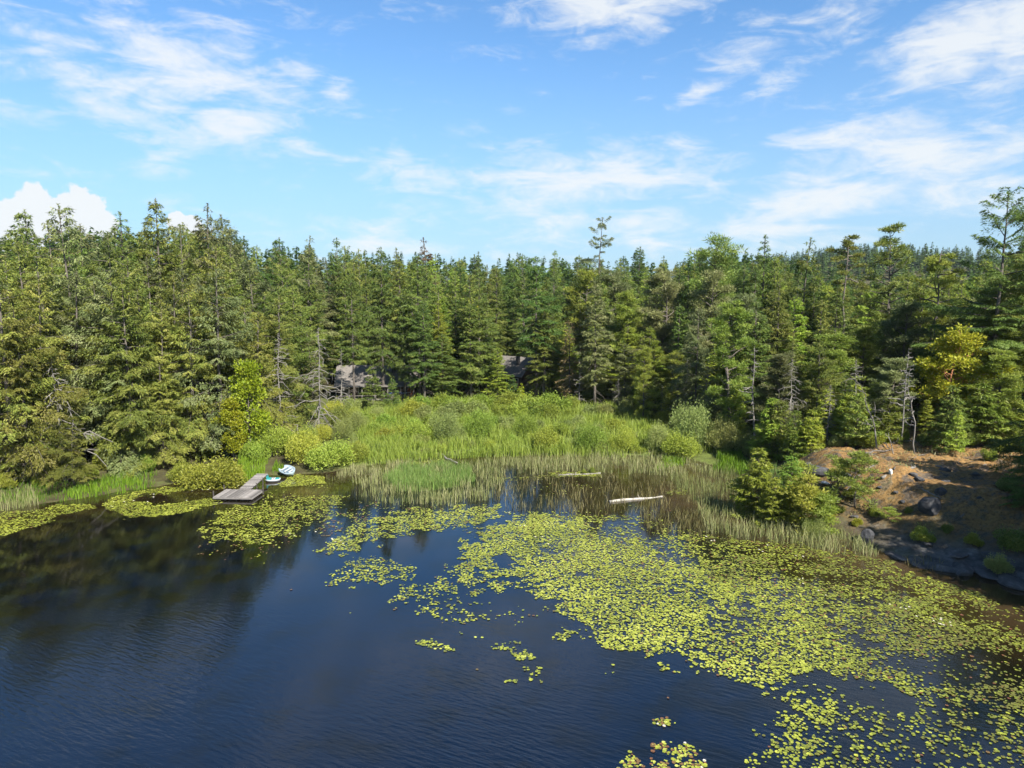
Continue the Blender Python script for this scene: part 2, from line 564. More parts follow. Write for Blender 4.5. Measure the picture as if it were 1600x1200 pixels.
def gnoise(scale, detail=6, rough=.6, sc=(1, 1, 1), loc=(0, 0, 0)):
    mp = nt.nodes.new("ShaderNodeMapping")
    mp.inputs["Scale"].default_value = sc
    mp.inputs["Location"].default_value = loc
    nt.links.new(g.outputs["Position"], mp.inputs[0])
    n = nt.nodes.new("ShaderNodeTexNoise")
    n.inputs["Scale"].default_value = scale
    n.inputs["Detail"].default_value = detail
    n.inputs["Roughness"].default_value = rough
    nt.links.new(mp.outputs[0], n.inputs["Vector"])
    return n.outputs["Fac"]


soil = ramp(nt, gnoise(.5), [(.35, (.035, .028, .016)), (.55, (.060, .055, .022)), (.7, (.075, .085, .026))])
kn = ramp(nt, gnoise(.55, 8, .7), [(.32, (.035, .03, .026)), (.42, (.12, .095, .07)), (.5, (.20, .115, .042)), (.57, (.26, .155, .058)), (.64, (.17, .135, .085)), (.74, (.09, .085, .028))])
fine = ramp(nt, gnoise(3.5, 8, .75), [(.36, (.30, .28, .27)), (.5, (.85, .85, .85)), (.7, (1.3, 1.25, 1.15))])
kmul = nt.nodes.new("ShaderNodeMixRGB")
kmul.blend_type = 'MULTIPLY'
kmul.inputs[0].default_value = 1
nt.links.new(kn, kmul.inputs[1])
nt.links.new(fine, kmul.inputs[2])
at = nt.nodes.new("ShaderNodeAttribute")
at.attribute_name = "knoll"
mx = nt.nodes.new("ShaderNodeMixRGB")
nt.links.new(at.outputs["Fac"], mx.inputs[0])
nt.links.new(soil, mx.inputs[1])
nt.links.new(kmul.outputs[0], mx.inputs[2])
# bare rock low on the bank
at2 = nt.nodes.new("ShaderNodeAttribute")
at2.attribute_name = "bank"
rockc = ramp(nt, gnoise(.9, 9, .7, (1, 1, 2.5)), [(.35, (.035, .034, .034)), (.55, (.10, .098, .095)), (.72, (.24, .23, .22))])
mx2 = nt.nodes.new("ShaderNodeMixRGB")
nt.links.new(at2.outputs["Fac"], mx2.inputs[0])
at3 = nt.nodes.new("ShaderNodeAttribute")
at3.attribute_name = "meadow"
mx3 = nt.nodes.new("ShaderNodeMixRGB")
nt.links.new(at3.outputs["Fac"], mx3.inputs[0])
nt.links.new(mx.outputs[0], mx3.inputs[1])
nt.links.new(ramp(nt, gnoise(.8), [(.35, (.06, .07, .018)), (.65, (.11, .14, .03))]), mx3.inputs[2])
nt.links.new(mx3.outputs[0], mx2.inputs[1])
nt.links.new(rockc, mx2.inputs[2])
nt.links.new(mx2.outputs[0], b.inputs["Base Color"])
b.inputs["Roughness"].default_value = .95
b.inputs["Specular IOR Level"].default_value = .15
bp = nt.nodes.new("ShaderNodeBump")
bp.inputs["Distance"].default_value = .25
bp.inputs["Strength"].default_value = .9
nt.links.new(gnoise(2.2, 9, .7), bp.inputs["Height"])
nt.links.new(bp.outputs[0], b.inputs["Normal"])
me = mk("ground", np.stack([GX, GY, GZ], -1), gT, m, None, True)
SD = shore_dist(GX, GY)
GPX, GPY = project(GX, np.maximum(GY, 20), GZ)
for nm, val in (("meadow", smooth(GPX, 470, 540) * smooth(GPX, 1170, 1120) * smooth(GY, 144, 136) * smooth(GY, 60, 80) * (SD > 0)), ("knoll", knoll_mask(GX, GY) * smooth(SD, 0, 2)), ("bank", smooth(GX, 30, 36) * smooth(SD, 4.5, 1.0) * smooth(GY, 110, 90))):
    a_ = me.attributes.new(nm, 'FLOAT', 'POINT')
    a_.data.foreach_set("value", np.clip(val, 0, 1).ravel().astype(np.float32))
tag(link("ground", me), "forest floor, marsh edge and mossy rocky knoll around the pond", kind="structure")

wx = axis([(-300, -60, 12), (-60, 60, 2), (60, 130, 7)])
wy = axis([(-140, 24, 12), (24, 120, 2)])
WX, WY = np.meshgrid(wx, wy)
nx, ny = len(wx), len(wy)
I = (np.arange(ny - 1)[:, None] * nx + np.arange(nx - 1)[None]).ravel()
wT = np.stack([I, I + 1, I + 1 + nx, I, I + 1 + nx, I + nx], -1).reshape(-1, 3)
m, nt, b = new_mat("pond_water")
g = nt.nodes.new("ShaderNodeNewGeometry")
at = nt.nodes.new("ShaderNodeAttribute")
at.attribute_name = "shallow"
ns = gnoise(.35, 5)
sh = nt.nodes.new("ShaderNodeMath")
sh.operation = 'MULTIPLY_ADD'
sh.inputs[1].default_value = .8
nt.links.new(ns, sh.inputs[0])
ad = nt.nodes.new("ShaderNodeMath")
ad.operation = 'SUBTRACT'
ad.inputs[1].default_value = .4
nt.links.new(at.outputs["Fac"], ad.inputs[0])
nt.links.new(ad.outputs[0], sh.inputs[2])
nt.links.new(ramp(nt, sh.outputs[0], [(.0, (.0012, .0038, .0105)), (.14, (.002, .0026, .0026)), (.4, (.006, .005, .0025)), (.75, (.016, .011, .0045)), (1.0, (.036, .024, .012))]), b.inputs["Base Color"])  # blue open-water end paints sky reflection into the base colour; brown end is shallows
b.inputs["Roughness"].default_value = .03
b.inputs["IOR"].default_value = 1.62
rip = nt.nodes.new("ShaderNodeAttribute")
rip.attribute_name = "ripple"
rot = nt.nodes.new("ShaderNodeMapping")
rot.inputs["Rotation"].default_value = (0, 0, R(28))
nt.links.new(g.outputs["Position"], rot.inputs[0])
mp = nt.nodes.new("ShaderNodeMapping")
mp.inputs["Scale"].default_value = (.42, 1.9, 1)
nt.links.new(rot.outputs[0], mp.inputs[0])
n1_ = nt.nodes.new("ShaderNodeTexNoise")
n1_.inputs["Scale"].default_value = 2.4
n1_.inputs["Detail"].default_value = 3
nt.links.new(mp.outputs[0], n1_.inputs["Vector"])
gust = gnoise(.055, 3)
gr = nt.nodes.new("ShaderNodeMapRange")
gr.inputs["From Min"].default_value = .35
gr.inputs["From Max"].default_value = .62
gr.inputs["To Min"].default_value = .25
nt.links.new(gust, gr.inputs[0])
hm = nt.nodes.new("ShaderNodeMath")
hm.operation = 'MULTIPLY'
nt.links.new(n1_.outputs["Fac"], hm.inputs[0])
nt.links.new(rip.outputs["Fac"], hm.inputs[1])
hm2 = nt.nodes.new("ShaderNodeMath")
hm2.operation = 'MULTIPLY'
nt.links.new(hm.outputs[0], hm2.inputs[0])
nt.links.new(gr.outputs[0], hm2.inputs[1])
bp = nt.nodes.new("ShaderNodeBump")
bp.inputs["Distance"].default_value = .046
bp.inputs["Strength"].default_value = 1
nt.links.new(hm2.outputs[0], bp.inputs["Height"])
nt.links.new(bp.outputs[0], b.inputs["Normal"])
me = mk("pond_water", np.stack([WX, WY, WX * 0], -1), wT, m, None, True)
SDW = shore_dist(WX, WY)
PXW, PYW = project(WX, np.maximum(WY, 20), WX * 0)
shallow = .18 * smooth(SDW, -40, -16) + .6 * smooth(SDW, -14, -1) + .3 * smooth(PXW, 1050, 1350) * smooth(PYW, 1100, 960) + .35 * smooth(PXW, 760, 900) * smooth(PYW, 860, 790)  # first term fades the painted sky blue out toward the shore
for (cx, cy, r_, am) in ((480, 771, 3.0, .7), (640, 846, 1.8, .9), (1000, 770, 9, .2)):
    c_ = ground(cx, cy)
    shallow = shallow + am * np.exp(-(((WX - c_[0]) / r_) ** 2 + ((WY - c_[1]) / (r_ * 1.1)) ** 2))
ripple = .13 + .87 * smooth(WY, 56, 32) * smooth(WX, 34, 10)
for nm, val in (("shallow", shallow), ("ripple", ripple)):
    a_ = me.attributes.new(nm, 'FLOAT', 'POINT')
    a_.data.foreach_set("value", np.clip(val, 0, 1).ravel().astype(np.float32))
tag(link("pond_water", me), "dark rippled pond water reflecting forest and sky", kind="structure")


# ------------------------------------------------------------------ plant builders (all vectorised)
def nrm(a):
    return a / (np.linalg.norm(a, axis=-1, keepdims=True) + 1e-9)


def sprays(P, D, Nn, ln, wd, diamond=False):
    """leaf-sized faces at P along D in the plane with normal Nn"""
    W = nrm(np.cross(D, Nn))
    ln, wd = ln[:, None], wd[:, None]
    n = len(P)
    if diamond:
        V = np.stack([P, P + D * ln * .45 + W * wd * .5, P + D * ln, P + D * ln * .45 - W * wd * .5], 1).reshape(-1, 3)
        i = np.arange(n)[:, None] * 4
        T = np.concatenate([i + [[0, 1, 2]], i + [[0, 2, 3]]], 1).reshape(-1, 3)
    else:
        V = np.stack([P + W * wd * .5, P - W * wd * .5, P + D * ln], 1).reshape(-1, 3)
        T = np.arange(3 * n).reshape(-1, 3)
    return V, T


def conifer(seed, h=28, rad=4.2, base=.12, nbr=170, prof=.85, up=.10, droop=.55, irr=.45, n=15000, ln=.40, wd=.135, lean=0., trunk_r=.34, dead=.0, bark="bark", leaf="fir", top_bare=0.0, sag=.25):
    r = np.random.default_rng(seed)
    # trunk
    zz = np.linspace(0, 1, 9)
    bend = np.cumsum(r.normal(0, .05 + .1 * lean, (9, 2)), 0) * (h / 28)
    bend -= bend[0]
    bend[:, 0] += lean * zz ** 2 * h * .15
    tp = np.c_[bend, zz * h]
    mb = MB()
    mb.tube(tp, trunk_r * (1 - zz * .93) * (h / 28) ** .7, 7)

    def trunk_at(t):
        return np.c_[np.interp(t, zz, bend[:, 0]), np.interp(t, zz, bend[:, 1]), t * h]
    t = base + (1 - base) * np.sort(r.random(nbr)) ** 1.0 * .985
    tt = (t - base) / (1 - base)
    az_ = np.arange(nbr) * 2.39996 + r.normal(0, .5, nbr)
    lop = 1 + .35 * np.sin(az_ * 1.0 + r.random() * 6.28 + tt * 5 * r.random()) * irr * 1.6
    L = rad * (1 - tt) ** prof * np.clip(.55 + tt * 2.6, 0, 1) * (1 - irr + 2 * irr * r.random(nbr)) * lop + .25
    dirh = np.c_[np.cos(az_), np.sin(az_), np.zeros(nbr)]
    base_p = trunk_at(t)
    upb = up + .55 * tt ** 2 + r.normal(0, .09, nbr)
    db = droop * (1 - .75 * tt) * (1 + r.normal(0, .25, nbr))

    def bpos(i, s):
        return base_p[i] + dirh[i] * (L[i] * s)[:, None] * np.array([1, 1, 0]) + np.c_[0 * s, 0 * s, L[i] * (upb[i] * s - db[i] * s ** 2 + .18 * s ** 4)]
    # limbs
    for i in range(0, nbr, 2):
        s = np.array([0, .35, .7, 1.0])
        P = bpos(np.full(4, i), s)
        mb.tube(P, np.array([.05, .035, .022, .01]) * (.6 + L[i] / rad) * (h / 28) ** .5, 3, False)
    # dead lower limbs
    nd = int(dead * 60)
    for i in range(nd):
        td = r.uniform(.04, base + .25)
        a = r.random() * 6.28
        l = rad * r.uniform(.4, .9)
        p0 = trunk_at(np.array([td]))[0]
        s = np.array([0, .3, .65, 1.0])
        P = p0 + np.c_[np.cos(a) * l * s, np.sin(a) * l * s, l * (.05 * s - .5 * s ** 2)]
        mb.tube(P, np.array([.06, .045, .03, .012]), 3, False)
    # sprays
    w = (L ** 1.45) * np.where(r.random(nbr) < .06 + top_bare * (tt > .6), .12, 1)
    i = r.choice(nbr, n, p=w / w.sum())
    m_ = np.maximum(4, (L[i] * 3.2)).astype(int)
    s = np.clip((np.floor(np.sqrt(r.uniform(.03, 1.0, n)) * m_) + r.uniform(.0, .35, n)) / m_, .08, 1)
    side = np.where(r.random(n) < .5, -1.0, 1.0)
    tl = (.16 + .42 * (1 - s)) * L[i] * .95 + .22 * (h / 28)
    u = r.random(n) ** .8
    perp = np.c_[-dirh[i][:, 1], dirh[i][:, 0], np.zeros(n)]
    tdir = nrm(dirh[i] * .75 + perp * (side * .8)[:, None] + np.c_[0 * s, 0 * s, -sag * (.4 + r.random(n))])
    P = bpos(i, s) + tdir * (tl * u)[:, None] + r.normal(0, .05, (n, 3))
    P[:, 2] -= sag * .5 * tl * u ** 2
    D = nrm(tdir + r.normal(0, .38, (n, 3)) + np.c_[0 * s, 0 * s, -.12 - .25 * r.random(n)])
    Nn = nrm(np.c_[np.zeros((n, 2)), np.ones(n)] + r.normal(0, .42, (n, 3)))
    sc_ = (.65 + .7 * r.random(n))
    V, T = sprays(P, D, Nn, ln * sc_, wd * (.7 + .6 * r.random(n)))
    vb = r.random(nbr)
    v = np.clip(.15 + .45 * vb[i] + .45 * r.random(n) - .08, 0, 1)
    # leader
    nl = 90
    tl_ = 1 - .07 * r.random(nl)
    Pl = trunk_at(tl_)
    al = r.random(nl) * 6.28
    Dl = nrm(np.c_[np.cos(al), np.sin(al), .6 + 0 * al])
    Vl, Tl = sprays(Pl, Dl, nrm(r.normal(0, 1, (nl, 3))), np.full(nl, .32), np.full(nl, .10))
    crown = mk("crown", np.vstack([V, Vl]), np.vstack([T, Tl + len(V)]), M[leaf], np.r_[v, r.random(nl)])
    return mb.mesh("trunk", M[bark], None, True), crown, h


def limb_path(r, p0, d, l, n=6, wob=.25, grav=0.0):
    P = [np.array(p0, float)]
    d = np.array(d, float)
    d /= np.linalg.norm(d)
    for k in range(n):
        d = d + r.normal(0, wob, 3) + np.array([0, 0, grav])
        d /= np.linalg.norm(d)
        P.append(P[-1] + d * l / n)
    return np.array(P)


def tufted(seed, h=20, rad=4.5, base=.4, nlimb=26, n=9000, flat=.45, tuft=1.0, tufts_per=4, ln=.42, wd=.14, leaf="pine", bark="bark", lean=.4, trunk_r=.28, diamond=False, topr=.7, up=.35, wob=.22, shape=.6, updir=.35, forks=0):
    """crooked trunk, limbs, foliage in tufts at and along the limb ends"""
    r = np.random.default_rng(seed)
    zz = np.linspace(0, 1, 10)
    bend = np.cumsum(r.normal(0, .25 * lean + .04, (10, 2)), 0) * h / 20
    bend -= bend[0]
    tp = np.c_[bend, zz * h * .96]
    mb = MB()
    mb.tube(tp, trunk_r * (1 - zz * .85), 7)
    C, S = [], []
    for k in range(nlimb):
        t = base + (1 - base) * ((k + r.random()) / nlimb)
        tt = (t - base) / (1 - base)
        a = k * 2.4 + r.normal(0, .4)
        prof = (math.sin(math.pi * (.12 + .80 * tt ** shape))) * (1 - topr) + topr * math.sqrt(max(0, 1 - tt ** 2.2)) + .12
        l = rad * prof * r.uniform(.55, 1.15)
        p0 = np.array([np.interp(t, zz, bend[:, 0]), np.interp(t, zz, bend[:, 1]), t * h * .96])
        P = limb_path(r, p0, (math.cos(a), math.sin(a), up * (.3 + tt * 1.3)), l, 6, wob)
        mb.tube(P, np.linspace(.09, .02, 7) * (trunk_r / .28) * (.5 + l / rad * .6), 4, False)
        for q in range(tufts_per):
            f = 1 - .62 * (q / tufts_per) * r.uniform(.7, 1.2)
            j = f * 6
            i0 = min(5, int(j))
            c = P[i0] * (1 - (j - i0)) + P[i0 + 1] * (j - i0)
            c = c + r.normal(0, .32 * tuft, 3) * np.array([1, 1, .45]) + np.array([0, 0, .15 * tuft])
            C.append(c)
            S.append(tuft * r.uniform(.6, 1.25))
            if q and r.random() < .5:
                mb.tube(np.array([P[max(0, i0 - 1)], (P[i0] + c) / 2, c]), [.025, .018, .01], 3, False)
    C, S = np.array(C), np.array(S)
    w = S ** 2
    i = r.choice(len(C), n, p=w / w.sum())
    d = nrm(r.normal(0, 1, (n, 3)))
    rr = r.random(n) ** .45
    off = d * rr[:, None] * S[i][:, None] * np.array([1, 1, flat])
    P = C[i] + off
    D = nrm(d * np.array([1, 1, .6]) + r.normal(0, .35, (n, 3)) + np.array([0, 0, updir]))
    Nn = nrm(d * .5 + np.array([0, 0, .8]) + r.normal(0, .5, (n, 3)))
    V, T = sprays(P, D, Nn, ln * (.7 + .6 * r.random(n)), wd * (.7 + .6 * r.random(n)), diamond)
    vc = r.random(len(C))
    v = np.clip(.1 + .45 * vc[i] + .42 * r.random(n), 0, 1)
    if diamond:
        v = np.repeat(v, 2)
    return mb.mesh("trunk", M[bark], None, True), mk("crown", V, T, M[leaf], v), h


def snag(seed, h=18, rad=3.2, nbr=70, droop=.75, base=.1, curve=.1, up=.1, r0=.17, forked=False, sub=3, bark="grey_wood"):
    r = np.random.default_rng(seed)
    zz = np.linspace(0, 1, 9)
    bend = np.cumsum(r.normal(0, curve, (9, 2)), 0)
    bend -= bend[0]
    tp = np.c_[bend, zz * h]
    a_, b_ = MB(), MB()
    a_.tube(tp, r0 * (1 - zz * .9), 6)
    for k in range(nbr):
        t = base + (1 - base) * (k + r.random()) / nbr
        tt = (t - base) / (1 - base)
        a = k * 2.4 + r.normal(0, .9)
        if r.random() < .22:
            continue
        l = rad * (1 - tt) ** .7 * (.22 + r.random() ** 1.3 * .95) + .25
        s = np.linspace(0, 1, 6)
        p0 = np.array([np.interp(t, zz, bend[:, 0]), np.interp(t, zz, bend[:, 1]), t * h])
        dr = droop * (1 - .5 * tt) * r.uniform(.6, 1.3)
        wob = np.cumsum(r.normal(0, .075, (6, 3)), 0) * l
        P = p0 + np.c_[np.cos(a) * l * s, np.sin(a) * l * s, l * (up * s - dr * s ** 2 + .15 * s ** 4)] + wob - wob[0]
        b_.tube(P, np.linspace(.085, .03, 6) * (.6 + .5 * l / rad), 4, False)
        for q in range(sub):
            j = r.integers(2, 5)
            d = (P[j + 1] - P[j]) / (np.linalg.norm(P[j + 1] - P[j]) + 1e-6) + r.normal(0, .55, 3)
            Q = limb_path(r, P[j], d, l * r.uniform(.2, .45), 3, .15, -.1)
            b_.tube(Q, np.linspace(.042, .018, 4), 3, False)
    return a_.mesh("trunk", M[bark], None, True), b_.mesh("bare_branches", M[bark], None, True), h


def crooked_dead(seed, h=8, n_fork=5, r0=.13, lean=(0, 0), wob=.16, bark="grey_wood", spread=.8, twigs=5):
    r = np.random.default_rng(seed)
    a_, br = MB(), []
    P = limb_path(r, (0, 0, -.2), (lean[0], lean[1], 1), h * .8, 9, wob * .6, .05)
    a_.tube(P, np.linspace(r0, r0 * .35, 10), 7)
    for k in range(n_fork):
        j = int(4 + (5 * k) / max(1, n_fork))
        a = r.random() * 6.28
        d = np.array([math.cos(a) * spread, math.sin(a) * spread, .8])
        b_ = MB()
        br.append(b_)
        Q = limb_path(r, P[j], d, h * r.uniform(.25, .45), 6, wob, -.02)
        b_.tube(Q, np.linspace(r0 * .5, .018, 7), 5, False)
        for q in range(twigs):
            i0 = r.integers(1, 6)
            dd = (Q[i0 + 1] - Q[i0]) + r.normal(0, .5, 3) * h * .06
            W = limb_path(r, Q[i0], dd, h * r.uniform(.08, .2), 4, .25, -.04)
            b_.tube(W, np.linspace(.03, .01, 5), 3, False)
    return a_.mesh("trunk", M[bark], None, True), [q.mesh("branch", M[bark], None, True) for q in br], h


def shrub(seed, h=3.2, rad=2.2, n=5200, ln=.26, wd=.12, leaf="shrub", lobes=9, upright=.5):
    r = np.random.default_rng(seed)
    C, S = [], []
    for k in range(lobes):
        a = r.random() * 6.28
        q = rad * .68 * math.sqrt(r.random())
        hh = h * (.32 + .42 * r.random()) * (1 - .35 * (q / rad) ** 2)
        C.append((math.cos(a) * q, math.sin(a) * q, hh))
        S.append((rad * r.uniform(.28, .48), h * r.uniform(.22, .34)))
    C, S = np.array(C), np.array(S)
    i = r.choice(lobes, n, p=(S[:, 0] ** 2) / (S[:, 0] ** 2).sum())
    d = nrm(r.normal(0, 1, (n, 3)))
    rr = r.random(n) ** .3
    P = C[i] + d * rr[:, None] * np.c_[S[i][:, 0], S[i][:, 0], S[i][:, 1]]
    # upright shoots that break the outline
    ns = n // 5
    k = r.choice(n, ns)
    P[:ns] = P[k] + np.c_[r.normal(0, .12, (ns, 2)), np.abs(r.normal(0, .18 * h, ns))]
    P[:, 2] = np.abs(P[:, 2]) + .03
    D = nrm(d * .7 + np.array([0, 0, upright]) + r.normal(0, .45, (n, 3)))
    Nn = nrm(d * .6 + np.array([0, 0, .7]) + r.normal(0, .5, (n, 3)))
    V, T = sprays(P, D, Nn, ln * (.7 + .6 * r.random(n)), wd * (.7 + .6 * r.random(n)), True)
    vc = r.random(lobes)
    v = np.repeat(np.clip(.1 + .4 * vc[i] + .45 * r.random(n), 0, 1), 2)
    mb = MB()
    for q in range(12):
        a = r.random() * 6.28
        c = C[r.integers(lobes)]
        mb.tube(limb_path(r, (math.cos(a) * .25, math.sin(a) * .25, -.1), c - np.array([0, 0, -.1]), np.linalg.norm(c) * 1.05, 5, .12), np.linspace(.05, .012, 6), 4, False)
    return mb.mesh("stem", M["bark"], None, True), mk("foliage", V, T, M[leaf], v), h


PROTO = {
    "fir": [conifer(1, 28, 4.3, .10, 190, .85, .12, .55, .38, 26000), conifer(2, 28, 4.0, .16, 170, .75, .12, .60, .48, 25000),
            conifer(3, 28, 4.7, .08, 190, .95, .10, .50, .42, 26000), conifer(4, 28, 3.8, .20, 160, .70, .14, .62, .5, 23000, dead=.4)],
    "high_fir": [conifer(5, 28, 4.2, .40, 120, .75, .10, .5, .5, 18000, dead=.6), conifer(6, 28, 4.0, .34, 120, .65, .12, .55, .5, 18000, dead=.6)],
    "ragged": [conifer(7, 28, 4.9, .10, 120, .60, .15, .7, .62, 25000, .40, .135, .2, leaf="cedar", sag=.4, dead=.8), conifer(8, 28, 4.6, .14, 105, .55, .2, .7, .66, 23000, .40, .135, .25, leaf="cedar", sag=.45, dead=.5),
               conifer(9, 28, 5.2, .06, 130, .66, .12, .75, .6, 26000, .40, .135, .1, leaf="cedar", sag=.45, dead=.9)],
    "open": [conifer(10, 28, 3.8, .2, 100, .75, .22, .55, .48, 15000, .42, .14, .3, leaf="grey", top_bare=.3, dead=.6), conifer(12, 28, 4.0, .25, 90, .7, .25, .55, .5, 13500, .42, .14, .3, leaf="grey", top_bare=.3, dead=.8)],
    "young": [conifer(13, 7, 1.9, .06, 90, .95, .25, .35, .3, 5000, .32, .10, 0, .09, leaf="bright", sag=.1), conifer(14, 7, 1.6, .12, 80, .9, .3, .35, .4, 4200, .32, .10, .1, .09, leaf="bright", sag=.1)],
    "pine": [tufted(15, 20, 4.2, .18, 54, 19000, .55, .72, 7, .34, .115, lean=.5, topr=.35, shape=.55), tufted(16, 20, 3.6, .16, 56, 19000, .6, .68, 7, .34, .115, lean=.4, topr=.3, shape=.5), tufted(17, 20, 4.4, .28, 46, 17000, .5, .75, 7, .34, .115, lean=.7, topr=.4, shape=.6)],
    "shrub": [shrub(20), shrub(21, 3.4, 2.0, 5200, lobes=8), shrub(22, 2.8, 2.6, 5600, lobes=11)],
}
SHRUB_N = {"shrub": "willow_shrub"}
NAMES = {"fir": "fir_tree", "high_fir": "fir_tree", "ragged": "cedar_tree", "open": "fir_tree", "young": "fir_sapling", "pine": "pine_tree", "shrub": "willow_shrub"}


def plant(kind, X, Y, hgt, label, group=None, leaf=None, width=1.0, name=None, proto=None, rz=None, cat="tree", z=None, var=None):
    tr, cr, h0 = proto if proto else PROTO[kind][var if var is not None else int(rng.integers(len(PROTO[kind])))]
    s = hgt / h0
    o = thing(name or NAMES[kind], label, cat, (X, Y, (tz(X, Y) if z is None else z) - .12), float(rng.random() * 6.28) if rz is None else rz, group, (s * width, s * width, s))
    link(tr.name.split(".")[0], tr, o)
    for c_m in (cr if isinstance(cr, list) else [cr]):
        c = link(c_m.name.split(".")[0], c_m, o)
    if leaf:
        c.material_slots[0].link = 'OBJECT'
        c.material_slots[0].material = M[leaf]
    return o


def plant_px(kind, px, top, off, label, group=None, Y=None, **kw):
    Y = edge(px) + off if Y is None else Y
    X = column(px, Y)
    hgt = height_at(top, Y) - tz(X, Y)
    return plant(kind, X, Y, max(hgt, 1.2), label, group, **kw)


EDGE = [(-400, 76), (-100, 78), (0, 80), (100, 83), (200, 88), (300, 94), (360, 100), (420, 109), (480, 116), (540, 125), (640, 134), (760, 140), (860, 138), (950, 128), (1050, 116), (1120, 104), (1180, 93), (1250, 87), (1350, 84), (1450, 82), (1600, 77), (1900, 66)]
SKY = [(-300, 345), (0, 348), (60, 342), (125, 336), (200, 342), (258, 334), (330, 336), (365, 352), (400, 386), (440, 386), (500, 388), (560, 390), (640, 394), (720, 400), (800, 396), (870, 400), (930, 404), (1000, 407), (1060, 402), (1100, 392), (1150, 392), (1190, 398), (1240, 408), (1300, 420), (1350, 432), (1400, 425), (1440, 415), (1500, 418), (1560, 392), (1600, 365), (1900, 320)]


def edge(px):
    return float(np.interp(px, *zip(*EDGE)))


def skyline(px):
    return float(np.interp(px, *zip(*SKY)))


# cabins first: nothing may grow through them
CABINS = []


def cabin(cx, cy, w, d, wall_h, roof_h, rz, label, deck):
    z0 = tz(cx, cy)
    o = thing("cabin", label, "house", (cx, cy, z0), rz)
    hw, hd = w / 2, d / 2
    mb = MB().box((0, 0, wall_h / 2 - .2), (w, d, wall_h + .4))
    for sx in (-1, 1):
        V = [[sx * hw, -hd, wall_h], [sx * hw, hd, wall_h], [sx * hw, 0, wall_h + roof_h * .96], [sx * (hw - .2), -hd, wall_h], [sx * (hw - .2), hd, wall_h], [sx * (hw - .2), 0, wall_h + roof_h * .96]]
        mb.add(V, [0, 1, 2, 3, 5, 4, 0, 2, 5, 0, 5, 3, 1, 4, 5, 1, 5, 2, 0, 3, 4, 0, 4, 1])
    mb.obj("wall", M["siding"], o)
    ang = math.atan2(roof_h, hd)
    sl = math.hypot(roof_h, hd) + .8
    for sy in (-1, 1):
        rb = MB().box((0, sy * (hd + .62) / 2 * 1.0, wall_h + roof_h / 2 - .14), (w + 1.2, sl, .16), rx=-sy * ang)
        rf = rb.obj("roof", M["shingle"], o)
        if sy < 0:
            MB().box((w * .22, sy * hd * .45, wall_h + roof_h * .85), (.7, .7, 1.8)).obj("chimney", M["rock"], rf)
    for k in range(int(w // 3)):
        x = -hw + 1.6 + k * 3.0
        fr = MB()
        for dx in (-.62, .62):
            fr.box((x + dx, -hd - .03, wall_h * .58), (.1, .12, 1.4))
        for dz in (-.65, .65):
            fr.box((x, -hd - .03, wall_h * .58 + dz), (1.14, .12, .1))
        wn = fr.obj("window", M["trim"], o)
        MB().box((x, -hd - .012, wall_h * .58), (1.14, .02, 1.2)).obj("pane", M["glass"], wn)
    dr = MB().box((hw - 1.0, -hd - .03, 1.02), (.95, .08, 2.04)).obj("door", M["red_siding"], o)
    MB().box((hw - 1.35, -hd - .09, 1.0), (.06, .06, .14)).obj("handle", M["trim"], dr)
    if deck:
        for k in range(12):
            MB().box((0, -hd - .2 - k * .29, .25), (w, .27, .06)).obj("deck_board", M["plank"], o)
        for k in range(7):
            x = -hw + .15 + k * (w - .3) / 6
            MB().box((x, -hd - 3.5, 1.25), (.14, .14, 2.9)).obj("post", M["grey_wood"], o)
        MB().box((0, -hd - 3.5, 1.15), (w, .09, .09)).obj("railing", M["grey_wood"], o)
        MB().box((0, -hd - 1.9, wall_h * .97), (w + .6, 4.2, .12), rx=.10).obj("porch_roof", M["shingle"], o)
    CABINS.append((cx, cy, max(w, d) * .5 + 2.5))
    return o


cabin(column(590, 143), 143, 15, 8, 3.2, 3.0, R(6), "brown cabin with tan shingle roof and posted porch behind the grey snags", True)
cabin(column(806, 158), 158, 9, 9, 3.4, 3.4, R(-35), "second cabin showing only a pale roof between dark firs", False)
tarp_y = 136.5
tx = column(620, tarp_y)
tb = thing("woodpile", "blue tarp covered woodpile beside the cabin porch", "woodpile", (tx, tarp_y, tz(tx, tarp_y)))
lg = MB()
for j in range(4):
    for i in range(8):
        MB().tube(np.array([[-1.3 + i * .36 + .18 * (j % 2), -.6, .18 + j * .31], [-1.3 + i * .36 + .18 * (j % 2), .6, .18 + j * .31]]), .17, 7).obj("log", M["bark"], tb)
tp_ = MB()
for k in range(8):
    a0, a1 = -1.5 + k * 3.0 / 7, 0
    tp_.box((a0, 0, 1.42 + .22 * math.cos(a0)), (.46, 1.5, .05), ry=.16 * a0)
tp_.obj("tarp", M["blue_tarp"], tb)


def blocked(X, Y, px):
    if any(math.hypot(X - a, Y - b_) < r_ for a, b_, r_ in CABINS):
        return True
    return False


# sight lines to the cabins are left open low down: only high-crowned firs stand there
def gap(px, Y):
    return (490 < px < 600 and Y < 142) or (596 < px < 640 and Y < 140) or (782 < px < 826 and Y < 156)


